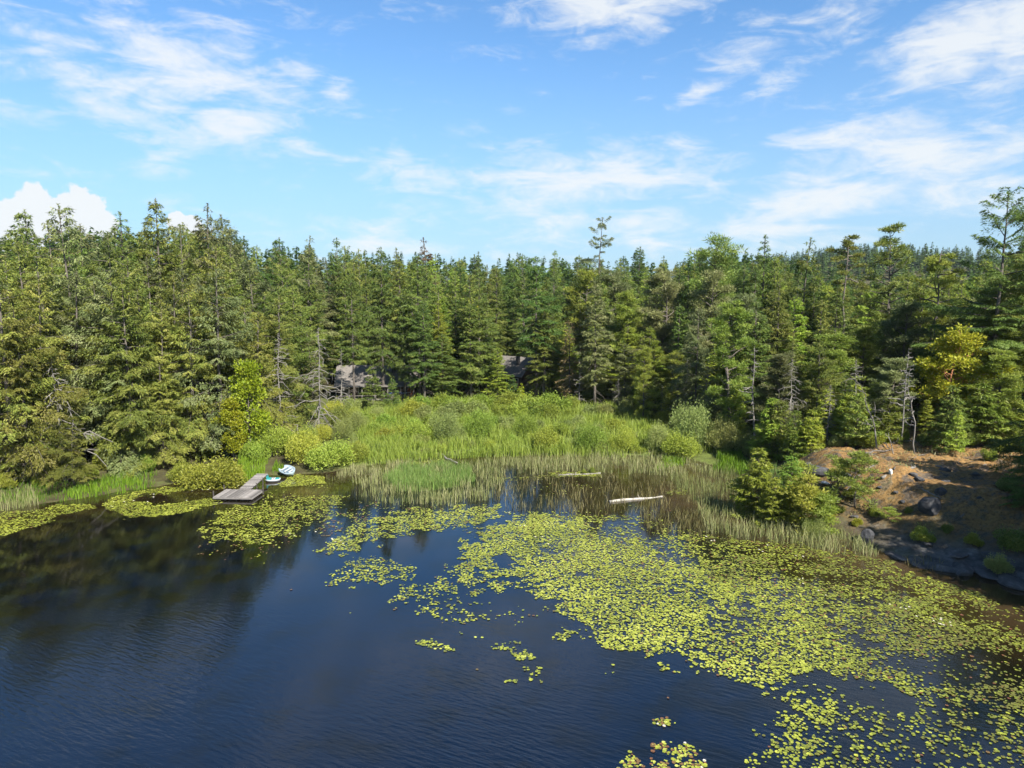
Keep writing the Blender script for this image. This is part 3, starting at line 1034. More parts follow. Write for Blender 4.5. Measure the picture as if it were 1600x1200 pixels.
ZONES = [(-400, 120, "at the shore's left end"), (120, 235, "above the left yellow pads"), (235, 345, "behind the olive shrub"), (345, 430, "behind the yellow maples"), (430, 520, "around the paired snags"),
         (520, 650, "beside the porch cabin"), (650, 730, "right of the cabin porch"), (730, 850, "around the second cabin"), (850, 960, "below the lone fir"), (960, 1060, "behind the grey willows"),
         (1060, 1170, "at the bay head"), (1170, 1290, "left of the knoll"), (1290, 1400, "behind the leaning snags"), (1400, 1520, "around the golden arbutus"), (1520, 2000, "right of the arbutus")]
ROWN = ["in the front row", "in the second row", "in the third row", "in the fourth row", "deep in forest", "deeper in forest", "far back", "at the far back", "at the skyline", "at the skyline", "at the skyline"]
KDESC = {("fir", "fir"): "green conical fir", ("fir", "deep"): "dark green conical fir", ("fir", "bright"): "fresh green conical fir", ("ragged", "cedar"): "olive drooping cedar", ("ragged", "grey"): "grey green shaggy cedar", ("ragged", "fir"): "mid green shaggy cedar",
         ("open", "grey"): "thin grey green fir", ("open", "fir"): "thin green fir", ("pine", "pine"): "yellow green round pine", ("pine", "grey"): "dull olive round pine", ("high_fir", "deep"): "bare stemmed dark fir", ("high_fir", "fir"): "bare stemmed green fir",
         ("pine", "bright"): "bright green round pine", ("high_fir", "bright"): "bare stemmed fresh green fir"}


def zone(px):
    for a, b_, s in ZONES:
        if a <= px < b_:
            return s
    return ZONES[-1][2]


used = {}


def auto_label(kind, leaf, px, row, tall):
    base = f"{KDESC[(kind, leaf)]} {ROWN[row]} {zone(px)}"
    return base


def pick(px, row):
    u = rng.random()
    if px < 350:
        return [("ragged", "cedar"), ("ragged", "grey"), ("ragged", "fir"), ("fir", "fir"), ("open", "grey")][int(np.searchsorted([.42, .66, .82, .95], u))]
    if px < 560:
        return [("ragged", "cedar"), ("fir", "fir"), ("ragged", "fir"), ("open", "grey"), ("fir", "deep")][int(np.searchsorted([.18, .48, .72, .86], u))]
    if px < 900:
        return [("fir", "deep"), ("fir", "fir"), ("fir", "bright"), ("ragged", "fir"), ("open", "fir")][int(np.searchsorted([.45, .74, .86, .95], u))]
    if px < 1180:
        return [("fir", "fir"), ("fir", "deep"), ("pine", "pine"), ("fir", "bright"), ("ragged", "grey"), ("pine", "grey")][int(np.searchsorted([.3, .48, .66, .78, .9], u))]
    return [("pine", "pine"), ("fir", "fir"), ("pine", "grey"), ("fir", "bright"), ("ragged", "fir"), ("fir", "deep")][int(np.searchsorted([.28, .48, .66, .78, .9], u))]


# --- individually described trees: (kind, px, top row, offset behind the forest edge, label, options)
lone = conifer(31, 36, 3.2, .55, 34, .45, .25, .45, .7, 9000, .36, .11, .25, .34, leaf="grey", dead=.1)
crook = tufted(32, 30, 3.3, .76, 15, 4200, .35, .6, 5, .36, .12, lean=.8, leaf="fir", up=.1, wob=.3, topr=.9, trunk_r=.3)
crook2 = tufted(33, 27, 4.4, .62, 20, 7500, .35, .7, 5, .36, .12, lean=.9, leaf="pine", up=.12, wob=.3, topr=.9, trunk_r=.3)
airy = tufted(34, 30, 4.2, .55, 36, 9000, .45, .62, 6, .36, .12, lean=.4, leaf="fir", topr=.3, shape=.5, up=.3, trunk_r=.3)
bigr = conifer(35, 30, 5.4, .30, 105, .50, .14, .34, .55, 52000, .32, .10, .2, .4, leaf="grey", sag=.12)
bigr2 = conifer(36, 30, 5.6, .2, 110, .50, .14, .34, .55, 52000, .32, .10, .3, .4, leaf="fir", sag=.12)
broad = tufted(37, 26, 5.2, .25, 44, 15000, .6, 1.3, 5, lean=.4, leaf="fir", topr=.75, ln=.5)
mapl = tufted(38, 9, 2.5, .2, 30, 6500, .7, .75, 5, .30, .2, leaf="maple", lean=.4, diamond=True, up=.6, trunk_r=.1)
arb = tufted(39, 11, 4.3, .35, 26, 9000, .55, .95, 5, .30, .18, leaf="arbutus", bark="red_bark", lean=.9, diamond=True, up=.6, wob=.3, trunk_r=.2)
gold = conifer(40, 8, 2.0, .05, 80, .9, .2, .35, .4, 4200, .32, .11, 0, .09, leaf="maple", sag=.1)
dying = conifer(41, 24, 3.8, .12, 120, .65, .12, .6, .55, 6500, .5, .15, .2, leaf="brown", dead=1.2)

FEATURED = [
    ("fir", 930, 338, 55, "tall lone fir with a sparse crooked top standing high above the middle treeline", dict(proto=lone, leaf="grey")),
    ("pine", 1310, 360, 26, "crooked pine with bare bent trunk and flat tufted crown against the sky", dict(proto=crook, name="pine_tree")),
    ("pine", 1385, 343, 30, "airy open pine whose thin crown rises alone right of the crooked pine", dict(proto=airy, name="pine_tree")),
    ("pine", 1452, 378, 16, "wide flat pine with bent bare upper trunk behind the arbutus", dict(proto=crook2, name="pine_tree")),
    ("fir", 1546, 296, 6, "big spreading fir with layered dark branches, highest tree right of the knoll", dict(proto=bigr, leaf="deep", rz=1.0)),
    ("fir", 1600, 288, 10, "big spreading fir cut by the right edge of the view", dict(proto=bigr2, rz=.3)),
    ("pine", 1118, 368, 34, "broad round crowned fir with the widest top right of the middle", dict(proto=broad, name="fir_tree")),
    ("fir", 1188, 366, 36, "dark pointed fir standing alone above the bay skyline", dict(leaf="deep", var=2)),
    ("open", 1246, 370, 34, "thin ragged fir top between pointed fir and crooked pine", dict(leaf="fir", var=0)),
    ("fir", 258, 309, 22, "tallest cedar tip above the left treeline", dict(leaf="fir", var=1)),
    ("open", 330, 318, 24, "thin topped fir next right of the tallest cedar tip", dict(var=0)),
    ("ragged", 125, 318, 14, "bushy grey topped fir standing before the white cumulus cloud", dict(var=0, leaf="grey", name="fir_tree")),
    ("fir", 60, 326, 30, "small pointed fir top in front of the cumulus cloud", dict(leaf="fir", var=1)),
    ("fir", 203, 330, 24, "broad green fir top just right of the cumulus cloud", dict(leaf="fir", var=2, width=1.2)),
    ("open", 366, 336, 30, "ragged fir top stepping down toward the notch in the treeline", dict(var=1)),
    ("fir", 443, 370, 34, "small dark fir tip in the notch of the treeline", dict(leaf="deep", var=1)),
    ("open", 482, 367, 30, "sparse fir top right of the treeline notch", dict(var=0)),
    ("fir", 531, 371, 40, "pointed dark fir top left of the cabin column", dict(leaf="deep", var=0)),
    ("open", 670, 371, 62, "reddish thin fir top rising over the middle forest", dict(leaf="brown", var=0)),
    ("fir", 995, 385, 70, "small blue green fir tip alone right of the lone tall fir", dict(leaf="deep", var=3)),
    ("fir", 598, 385, 6, "dark fir with layered skirts in front of the cabin porch", dict(leaf="deep", var=3, width=.75)),
    ("high_fir", 552, 425, 2, "slim fir on a bare stem before the tan roof", dict(leaf="fir", var=1, width=.75)),
    ("fir", 632, 455, 2, "narrow dark fir right of the porch posts", dict(leaf="deep", var=3, width=.7)),
    ("high_fir", 655, 400, 4, "dark fir with tall bare stem right of the cabin porch", dict(leaf="deep", var=0)),
    ("fir", 685, 470, 2, "fresh green full skirted fir at the back of the shrub meadow", dict(leaf="bright", var=2, width=1.05)),
    ("fir", 748, 418, 3, "dark broad fir left of the second cabin roof", dict(leaf="deep", var=2, width=.95)),
    ("high_fir", 838, 400, 3, "dark fir on a bare stem right of the second cabin roof", dict(leaf="deep", var=1)),
    ("fir", 890, 500, 0, "dying brown needled fir beside the shrub meadow", dict(proto=dying)),
    ("fir", 930, 440, 0, "grey green fir with fine branches right of the dying fir", dict(leaf="grey", var=3)),
    ("pine", 1005, 540, -6, "yellow green bushy pine leaning out over the grey shrubs", dict(var=1, leaf="pine")),
    ("pine", 1148, 470, 2, "slanting trunk pine with yellow green round head", dict(var=2, leaf="pine")),
    ("ragged", 1088, 480, 2, "half dead grey tufted cedar left of the slanting pine", dict(leaf="grey", var=1)),
    ("ragged", 40, 450, -2, "olive cedar with long drooping arms over the left shore", dict(leaf="cedar", var=2)),
    ("ragged", 210, 400, 0, "big olive cedar leaning over the bank above the yellow pads", dict(leaf="cedar", var=0)),
    ("ragged", 108, 648, -5, "low olive cedar full of bare grey twigs at the water", dict(leaf="cedar", var=1, width=1.5)),
    ("ragged", 250, 560, -3, "low spreading cedar above the bank left of the olive shrub", dict(leaf="cedar", var=2, width=1.5)),
    ("ragged", 320, 580, 0, "light olive young cedar behind the olive shrub", dict(leaf="cedar", var=0, width=1.5)),
]
for kind, px, top, off, label, kw in FEATURED:
    plant_px(kind, px, top, off, label, None, **kw)

# broadleaf trees, saplings
YY = {"maple": edge(385) - 5, "arb": 80}
plant_px("", 388, 572, 0, "yellow green maple standing upright behind the dock gangway", Y=91, proto=mapl, name="maple_tree", rz=.4, width=.75)
plant_px("", 362, 628, 0, "smaller yellow maple leaning left of the dock gangway", Y=89, proto=mapl, name="maple_tree", rz=2.2, width=.9)
plant_px("", 1484, 528, 0, "golden arbutus with reddish limbs behind the knoll sapling", Y=83, proto=arb, name="arbutus_tree", rz=.6, width=1.05)
plant_px("", 1465, 600, 0, "lower olive arbutus tucked under the golden arbutus", Y=86, proto=arb, name="arbutus_tree", rz=3.4, leaf="shrub_olive")
plant_px("", 815, 598, 0, "golden young fir glowing before the second cabin", Y=137, proto=gold, name="fir_sapling", width=1.2)
plant_px("young", 582, 578, 0, "leafy young fir hiding the middle of the cabin roof", Y=127, var=0, width=1.25, leaf="fir")
plant_px("young", 612, 592, 0, "dark young fir in front of the porch posts", Y=126, var=1, width=1.1, leaf="deep")
plant_px("young", 800, 585, 0, "dark young fir below the second cabin roof", Y=139, var=0, width=1.1, leaf="deep")
plant_px("young", 1496, 640, 0, "bright green sapling on the knoll with slim bare stem", Y=73.5, var=1, width=.95)
plant_px("young", 1205, 622, 0, "bright green fir sapling left of the knoll top", Y=88, var=0, width=1.2)
plant_px("young", 1335, 600, 0, "leafy fir sapling behind the left end of the knoll", Y=84, var=0, width=1.4)
plant_px("young", 1270, 640, 0, "green fir sapling in the shade beside the knoll", Y=82, var=0, width=1.3)
spx = [(1190, 700, 68.5), (1236, 712, 67.5), (1215, 745, 66), (1262, 750, 64.5), (1290, 772, 63.5), (1178, 740, 70), (1250, 722, 69)]
slab = ["pointed yellow green shore pine at the tip of the reed bank", "tall shore pine behind the clump on the reed bank", "low front shore pine on the reed bank", "shore pine in the middle of the bank clump", "lowest shore pine at the knoll foot", "leftmost shore pine beside the dark reeds", "shore pine at the back of the bank clump"]
bank = [tufted(50 + k, 5, 1.9, .08, 26, 5200, .5, .55, 4, .26, .09, leaf="pine", lean=.4, trunk_r=.07, up=.5, topr=.6) for k in range(2)]
for k, (px, top, Y) in enumerate(spx):
    plant_px("", px, top, 0, slab[k], "shore pines on the reed bank", Y=Y, proto=bank[k % 2] if k > 2 else PROTO["young"][k % 2], name="shore_pine", width=1.25, leaf=("shrub_olive", "shrub", "shrub_olive")[k % 3])
kp = tufted(55, 6, 2.9, .2, 24, 6500, .3, .62, 5, .28, .1, leaf="pine", lean=.5, trunk_r=.09, up=.15, topr=.6)
plant_px("", 1342, 708, 0, "open layered small pine on the sunny side of the knoll", Y=66, proto=kp, name="shore_pine", rz=.8, width=1.1)
plant_px("", 1395, 800, 0, "dwarf pine on the brown slope below the fallen log", Y=63, proto=kp, name="shore_pine", rz=2.8, width=1.5)

# dead trees
sn = [snag(61, 18, 4.4, 80, .85), snag(62, 20, 6.0, 90, 1.05, curve=.14), snag(63, 14, 2.6, 46, .4)]
plant_px("", 437, 520, 0, "grey bare snag with even drooping branches, left of the pair", Y=101, proto=sn[0], name="dead_tree", rz=.4)
plant_px("", 496, 510, 0, "grey bare snag with long sweeping arms, right of the pair", Y=104, proto=sn[1], name="dead_tree", rz=1.7)
plant_px("", 532, 545, 0, "thin bare snag standing before the tan cabin roof", Y=121, proto=sn[2], name="dead_tree", rz=.2)
plant_px("", 93, 553, 0, "silver broken snag with curled arms among the left cedars", Y=80.2, proto=snag(64, 14, 3.8, 60, 1.0, base=.3, up=.35, sub=3), name="dead_tree", rz=.3)
plant_px("", 305, 480, 0, "grey bare snag half buried in the cedars behind the olive shrub", Y=93.5, proto=snag(65, 20, 3.2, 50, .3, base=.3), name="dead_tree", rz=2.0)
plant_px("", 345, 690, 0, "small leafless shrub trunk at the foot of the maples", Y=92.5, proto=crooked_dead(66, 5, 7, .07), name="dead_tree")
dk = [crooked_dead(70, 9, 6, .13, (-.12, 0), .2), crooked_dead(71, 6, 3, .12, (-.3, 0), .16), snag(72, 13, 1.5, 34, .25, .35, .06, .2, .13), snag(73, 11, 1.3, 30, .25, .3, .16, .2, .11)]
plant_px("", 1372, 600, 0, "twisted silver dead tree with forked crown on the knoll", Y=78.5, proto=dk[0], name="dead_tree", rz=.5)
plant_px("", 1400, 662, 0, "short curved white dead stem right of the twisted tree", Y=76.5, proto=dk[1], name="dead_tree", rz=0)
plant_px("", 1410, 542, 0, "tall straight dead pine with twiggy grey top on the knoll", Y=79.5, proto=dk[2], name="dead_tree", rz=.5)
o = plant_px("", 1432, 570, 0, "leaning dead pine in front of the arbutus", Y=75.5, proto=dk[3], name="dead_tree", rz=.2)
o.rotation_euler[1] = R(-9)
for k, (px, top, Y, lab) in enumerate([(1105, 560, 109, "grey half bare snag at the head of the bay"), (1070, 560, 112, "grey bare stem left of the bay snag"), (1180, 540, 93, "grey bare stem among the pines left of the knoll"), (1295, 600, 84, "grey bare stem behind the left end of the knoll"), (968, 590, 127, "thin grey stem behind the olive willow"), (1035, 600, 116, "thin grey stem behind the grey willow"), (1335, 560, 84, "grey twiggy stem left of the twisted tree"), (1232, 560, 89, "grey tangle of bare limbs left of the knoll"), (905, 560, 131, "dry brown twig tree beside the dying fir"), (1520, 560, 84, "grey bare branches showing right of the arbutus")]):
    plant_px("", px, top, 0, lab, Y=Y, proto=sn[k % 3], name="dead_tree", rz=k * 1.3)

# --- the forest rows
OFFS = [0, 6, 12, 19, 27, 36, 47, 60, 76, 95]
LO = [60, 40, 22, 12, 6, 2, -2, -6, -8, -10]
HI = [170, 130, 95, 75, 55, 45, 36, 30, 26, 22]
for row, off in enumerate(OFFS):
    px = -150.0
    while px < 1760:
        Y = edge(px) + off + rng.normal(0, 1.6)
        step = (4.6 + .035 * off) / Y * FPX
        px += step * rng.uniform(.7, 1.3)
        if row > 6 and not (330 < px < 1700):
            continue
        X = column(px, Y)
        if blocked(X, Y, px):
            continue
        if (405 < px < 468 and Y < 106) or (475 < px < 520 and Y < 108) or (70 < px < 118 and Y < 82):
            continue
        if row == 0 and (px < 330 and rng.random() < .3):
            continue
        kind, leaf = pick(px, row)
        if gap(px, Y):
            if row < 1 or px > 700 or rng.random() < (.86 if px < 600 else .45):
                continue
            kind, leaf = "high_fir", ("deep", "fir")[int(rng.random() < .4)]
        top = skyline(px) + rng.uniform(LO[row], HI[row])
        if px > 1180 and row < 2:
            top += 40
        if kind == "pine" and row > 3:
            kind, leaf = "fir", ("fir", "deep", "bright")[int(rng.integers(3))]
        hgt = height_at(top, Y) - tz(X, Y)
        hgt = min(hgt, 37)
        if px > 1625 and Y < 88:
            continue
        if px > 1490 and Y < 86:
            hgt = min(hgt, 15)
        wd_ = float(np.clip((28 / max(hgt, 6)) ** .45, .8, 1.7)) * rng.uniform(.9, 1.15)
        plant(kind, X, Y, hgt, auto_label(kind, leaf, px, row, hgt), "forest trees " + zone(px), leaf, wd_)

# trees beyond the right edge of the view, along the same bank; their shade falls over the knoll's foot
for k, (X, Y, hgt) in enumerate([(48, 49, 18), (51, 51.5, 18), (54.5, 53, 18), (58, 54, 18), (62, 55, 19), (66, 55, 20), (54, 45, 22), (58, 48, 21), (63, 49, 22), (69, 50, 24), (50, 43, 20), (60, 42, 24), (68, 43, 24), (46, 45, 17), (45, 40, 18), (52, 40, 20), (43.5, 46, 17), (43, 42.5, 18), (48, 45, 19)]):
    plant("fir" if k % 3 else "ragged", X, Y, hgt, "tall conifer on the bank past the right end of the knoll", "conifers past the right end of the knoll", "fir")

# dark conifers hanging over the water at the right end
for px, Y, hgt, kd, lab in ((1652, 60, 12, "fir", "dark fir hanging over the shaded ledge"), (1622, 63, 13, "ragged", "dark cedar at the right end whose boughs hang over the slope"), (1612, 57.5, 8, "fir", "short dark fir rooted in the shaded ledge"), (1668, 55, 11, "ragged", "low dark cedar at the water's right end")):
    plant(kd, column(px, Y), Y, hgt, lab, None, "deep", 1.3)

# --- far forest that reads as one mass
def far_tree(r):
    n = 150
    t = np.sort(r.random(n) ** .8)
    a = r.random(n) * 6.28
    L = .22 * (1 - t) ** .8 * r.uniform(.6, 1.2, n) + .01
    P = np.c_[np.cos(a) * L * .15, np.sin(a) * L * .15, .1 + .9 * t]
    D = nrm(np.c_[np.cos(a), np.sin(a), -.35 + .5 * t])
    V, T = sprays(P, D, nrm(np.array([0, 0, 1]) + r.normal(0, .35, (n, 3))), L * 1.05, .055 + .05 * (1 - t))
    return V, T, r.random(n)


fr = np.random.default_rng(77)
fprot = [far_tree(fr) for _ in range(10)]
fV, fT, fv, cnt = [], [], [], 0


def add_far(X, Y, hgt, wdt=1.0):
    global cnt
    V, T, v = fprot[int(fr.integers(10))]
    a = fr.random() * 6.28
    c_, s_ = math.cos(a), math.sin(a)
    W = V @ np.array([[c_, -s_, 0], [s_, c_, 0], [0, 0, 1]]).T * np.array([hgt * wdt, hgt * wdt, hgt]) + np.array([X, Y, tz(X, Y) - .5])
    fV.append(W)
    fT.append(T + cnt)
    fv.append(np.clip(v * .6 + .4 * fr.random() - .05, 0, 1))
    cnt += len(V)


for k in range(900):
    px = fr.uniform(-100, 1700)
    Y = edge(px) + 112 + 280 * fr.random() ** 1.2
    X = column(px, Y)
    top = skyline(px) + fr.uniform(-4, 30)
    hgt = min(height_at(top, Y) - tz(X, Y), 34 + 4 * fr.random())
    if hgt > 8:
        add_far(X, Y, hgt)
for k in range(700):
    X, Y = fr.uniform(280, 900), fr.uniform(860, 1250)
    add_far(X, Y, fr.uniform(22, 32), 1.2)
tag(link("far_forest", mk("far_forest", np.vstack(fV), np.vstack(fT), M["deep"], np.concatenate(fv))), "distant conifer forest and wooded hill behind the near trees", kind="stuff")

# ------------------------------------------------------------------ shrubs
sh_big = shrub(80, 4.2, 3.4, 9500, .26, .12, "shrub_olive", 16)
sh_wil = shrub(81, 5.2, 3.2, 9500, .26, .09, "shrub_grey", 15, .9)
SHR = [  # px, base row, height, width factor, leaf, label
    (332, 752, 3.6, 1.35, "shrub_olive", "big round olive shrub at the waterline left of the dock", sh_big), (290, 748, 2.4, 1.1, "shrub_olive", "low olive shrub left of the big round one", sh_big),
    (512, 728, 3.4, 1.2, "shrub", "broad green shrub right of the pale blue boat", sh_big), (560, 718, 2.6, 1.1, "shrub", "low green shrub right of the broad green one", sh_big),
    (470, 722, 4.0, .9, "shrub_olive", "dense shrub behind the pale blue boat", sh_big), (430, 716, 4.4, .9, "shrub_olive", "tall shrub between the maples and the boats", sh_big), (400, 722, 3.0, .9, "shrub", "green shrub behind the gangway landing", sh_big),
    (700, 690, 4.6, 1.0, "shrub_grey", "tall grey green willow at the back of the meadow", sh_wil), (748, 686, 4.4, 1.0, "shrub", "tall fresh green willow beside the grey green one", sh_wil), (820, 684, 3.6, 1.0, "shrub", "green willow in front of the golden young fir", sh_wil),
    (850, 700, 3.0, 1.0, "shrub_olive", "dark centred shrub in the middle of the meadow", sh_big), (925, 702, 3.8, 1.15, "shrub", "yellow green willow below the dying fir", sh_wil), (975, 704, 3.6, 1.0, "shrub_olive", "olive willow right of the yellow green one", sh_wil),
    (1030, 704, 3.8, 1.0, "shrub_grey", "grey willow standing behind the pale reeds", sh_wil), (1085, 702, 6.2, .95, "shrub_grey", "largest grey green willow at the bay head", sh_wil), (1062, 712, 3.4, 1.0, "shrub_olive", "olive shrub at the foot of the largest willow", sh_big),
    (552, 668, 2.6, 1.1, "shrub", "fresh bush under the snag by the cabin", sh_wil), (520, 662, 2.6, 1.1, "shrub_olive", "olive bush at the cabin corner", sh_big), (590, 664, 2.4, 1.1, "shrub_grey", "grey bush in front of the porch", sh_wil), (625, 660, 2.4, 1.1, "shrub", "green bush right of the porch", sh_wil), (478, 700, 3.0, .8, "fir", "dark bush at the feet of the paired snags", sh_big), (508, 694, 2.6, .8, "shrub_olive", "olive bush right of the paired snags", sh_big), (538, 692, 3.4, .8, "shrub_grey", "grey bush below the tan cabin roof", sh_wil), (525, 678, 3.6, .8, "fir", "dark bush behind the paired snags", sh_big), (560, 680, 3.2, .9, "shrub_grey", "grey green bush in front of the cabin", sh_wil), (1125, 706, 4.6, .9, "shrub_grey", "grey shrub right of the largest willow", sh_wil), (655, 690, 2.8, 1.1, "shrub", "bright shrub at the left back of the meadow", sh_big), (1275, 832, 2.2, .9, "shrub_grey", "dark grey bush at the knoll foot among reeds", sh_wil),
]
for px, by, hgt, wf, leaf, lab, pr in SHR:
    g_ = ground(px, by, .4)
    plant("shrub", g_[0], g_[1], hgt, lab, None, leaf, wf, "willow_shrub" if pr is sh_wil else "shrub", pr, cat="shrub")
k = 0
for by, x0, x1, hh in ((650, 655, 900, 3.2), (660, 640, 960, 2.6), (672, 560, 990, 1.7), (682, 570, 1010, 1.5), (692, 570, 1060, 1.3), (700, 560, 1100, 1.1), (706, 600, 1040, 1.0)):
    px = x0
    while px < x1:
        g_ = ground(px + rng.normal(0, 6), by + rng.normal(0, 2.5), .4)
        leaf = ("shrub", "shrub", "shrub_olive", "shrub_grey")[int(rng.integers(4))]
        if shore_dist(np.array([g_[0]]), np.array([g_[1]]))[0] > .5:
            word = {"shrub": "fresh green", "shrub_olive": "olive green", "shrub_grey": "grey green"}[leaf]
            row = {650: 'against the firs behind', 660: 'under the firs behind', 672: "along the back of", 682: "in the back half of", 692: "in the middle of", 700: "in the front half of", 706: "at the reed side of"}[by]
            plant("shrub", g_[0], g_[1], hh * rng.uniform(.75, 1.25), f"{word} bush {row} the shrub meadow, {'left' if px < 730 else 'middle' if px < 900 else 'right'} third", "bushes of the shrub meadow", leaf, rng.uniform(1.0, 1.4), "meadow_bush", cat="shrub")
        px += rng.uniform(22, 38)
# understorey along the forest edge
for px in np.arange(-20, 1640, 27):
    if 560 < px < 960:
        continue
    Y = edge(px) - 2.5 + rng.normal(0, 1.2)
    X = column(px, Y, 2)
    if shore_dist(np.array([X]), np.array([Y]))[0] < 1.5:
        continue
    leaf = ("shrub_olive", "bright", "shrub_grey", "fir")[int(rng.integers(4))]
    word = {"shrub_olive": "olive", "bright": "bright green", "shrub_grey": "grey green", "fir": "dark green"}[leaf]
    plant("shrub", X, Y, rng.uniform(1.3, 3.0) * (.6 if px > 1290 else 1), f"{word} understorey bush at the forest edge {zone(px)}", "understorey bushes at the forest edge", leaf, rng.uniform(.8, 1.2), "understorey_bush", cat="shrub")


# young firs and low pines filling the edge of the right hand forest
for k, px in enumerate(np.arange(1000, 1660, 24)):
    Y = edge(px) - 1.5 + rng.normal(0, 2.0)
    X = column(px, Y, 3)
    if shore_dist(np.array([X]), np.array([Y]))[0] < 2 or 1385 < px < 1460:
        continue
    leaf = ("bright", "pine", "fir")[int(rng.integers(3))]
    word = {"bright": "bright green", "pine": "yellow green", "fir": "mid green"}[leaf]
    plant("young", X, Y, rng.uniform(3.5, 8.5), f"{word} young fir at the forest edge {zone(px)}", "young firs along the right forest edge", leaf, rng.uniform(1.0, 1.5))


# ------------------------------------------------------------------ reeds, sedge (stuff)
def blades(name, zones, mat, label, seed):
    r = np.random.default_rng(seed)
    Vs, Ts, vs, c0 = [], [], [], 0
    for poly, den, h0, h1, wd, v0, v1, lean, edge_n in zones:
        W = np.array([ground(*p)[:2] for p in poly])
        lo, hi = W.min(0) - 1, W.max(0) + 1
        n = int((hi - lo).prod() * den)
        x, y = r.uniform(lo[0], hi[0], n), r.uniform(lo[1], hi[1], n)
        px, py = project(x, y, np.zeros(n))
        ok = inside(poly, px + (fbm(x * .5, y * .5, seed) - .5) * edge_n * 4, py + (fbm(x * .5, y * .5, seed + 5) - .5) * edge_n)
        ok &= r.random(n) < smooth(fbm(x * .45, y * .45, seed + 9), .28, .55)
        x, y = x[ok], y[ok]
        n = len(x)
        if n == 0:
            continue
        z = np.maximum(terrain(x, y), 0) - .05
        P = np.c_[x, y, z]
        cl = fbm(x * .8, y * .8, seed + 3)
        h = (h0 + (h1 - h0) * r.random(n)) * (.6 + .8 * cl)
        a = r.random(n) * 6.28
        wv = np.c_[np.cos(a), np.sin(a), 0 * a] * (wd * (.7 + .6 * r.random(n)) / 2)[:, None]
        dl = np.c_[r.normal(.1, 1, n), r.normal(0, 1, n), 0 * a] * (lean * h)[:, None]
        m1 = P + dl * .3 + np.c_[0 * a, 0 * a, h * .6]
        t1 = P + dl + np.c_[0 * a, 0 * a, h * (1 - .25 * lean)]
        V = np.stack([P - wv, P + wv, m1 - wv * .7, m1 + wv * .7, t1], 1).reshape(-1, 3)
        i = np.arange(n)[:, None] * 5
        T = np.concatenate([i + [[0, 1, 3]], i + [[0, 3, 2]], i + [[2, 3, 4]]], 1).reshape(-1, 3)
        Vs.append(V)
        Ts.append(T + c0)
        c0 += len(V)
        vs.append(np.repeat(np.clip(v0 + (v1 - v0) * (r.random(n) * .7 + cl * .45 - .1), 0, 1), 3))
    return tag(link(name, mk(name, np.vstack(Vs), np.vstack(Ts), M[mat], np.concatenate(vs))), label, kind="stuff")


blades("pale_reeds", [
    ([(560, 745), (600, 732), (680, 726), (745, 733), (785, 752), (775, 780), (700, 792), (610, 790), (555, 770)], 17, .6, 1.5, .05, .2, 1.0, .22, 12),
    ([(735, 728), (800, 716), (920, 712), (1040, 716), (1110, 730), (1100, 748), (1000, 742), (860, 738), (790, 745), (750, 740)], 16, .5, 1.4, .05, .1, 1.0, .22, 12),
    ([(1090, 790), (1150, 776), (1180, 790), (1230, 812), (1300, 835), (1372, 862), (1365, 872), (1290, 862), (1200, 852), (1120, 838), (1095, 815)], 24, .6, 1.6, .045, .15, 1.0, .24, 12),
    ([(505, 745), (560, 732), (640, 720), (640, 728), (570, 742), (520, 752)], 26, .6, 1.1, .05, .4, 1.0, .16, 4),
    ([(-20, 800), (-20, 776), (50, 772), (60, 790), (10, 800)], 26, .8, 1.3, .05, .2, .9, .16, 4),
    ([(1050, 742), (1150, 735), (1165, 760), (1160, 790), (1100, 790), (1060, 765)], 14, .8, 1.4, .045, .1, .7, .2, 6),
], "reed", "pale straw reeds standing in the shallow water of the bay", 201)
blades("green_reeds", [
    ([(598, 752), (630, 734), (690, 728), (735, 737), (740, 752), (690, 766), (620, 768)], 60, 1.0, 1.6, .05, .1, .95, .1, 5),
    ([(1165, 752), (1210, 752), (1260, 800), (1215, 806), (1180, 790)], 20, .9, 1.5, .05, .0, .7, .14, 5),
], "reed_green", "round green stand of rushes in the middle of the bay", 202)
blades("sparse_reeds", [
    ([(770, 745), (860, 742), (1000, 748), (1110, 752), (1130, 790), (1090, 830), (1000, 815), (900, 805), (820, 800), (775, 790)], 7, .5, 1.1, .045, .0, 1.0, .32, 8),
    ([(1000, 800), (1090, 800), (1120, 842), (1080, 842), (1010, 830)], 10, .6, 1.2, .045, .0, .9, .32, 8),
    ([(1370, 862), (1480, 880), (1470, 896), (1380, 878)], 10, .5, 1.0, .045, .2, .9, .3, 6),
], "reed_dim", "thin brownish reeds scattered over the shallow water", 203)
blades("sedge_grass", [
    ([(90, 785), (130, 760), (200, 748), (245, 745), (240, 764), (160, 776)], 30, .6, 1.1, .07, .0, .9, .2, 4), ([(362, 752), (372, 728), (400, 720), (425, 728), (415, 742), (390, 752)], 40, .7, 1.3, .07, .35, 1.0, .2, 4),
    ([(0, 790), (0, 765), (60, 762), (130, 760), (100, 786)], 18, .4, .8, .06, .0, .45, .2, 4), ([(425, 742), (432, 730), (445, 733), (440, 742)], 40, .5, .9, .06, .1, .8, .2, 2),  # first zone uses darker blade colours to stand in for shade
    ([(1020, 735), (1040, 712), (1072, 712), (1070, 728)], 30, .5, .9, .07, .2, .9, .2, 3), ([(1115, 735), (1125, 712), (1165, 714), (1175, 740), (1150, 748)], 34, .7, 1.3, .07, .0, .7, .2, 3),
], "sedge", "bright green sedge clumps along the shore and behind the dock", 204)
blades("meadow_grass", [
    ([(540, 730), (560, 700), (560, 660), (640, 640), (960, 648), (1060, 690), (1110, 712), (1000, 716), (850, 713), (700, 716), (620, 724)], 26, .9, 2.0, .08, .2, 1.0, .25, 4),
], "meadow", "tall green grass between the bushes of the shrub meadow", 205)
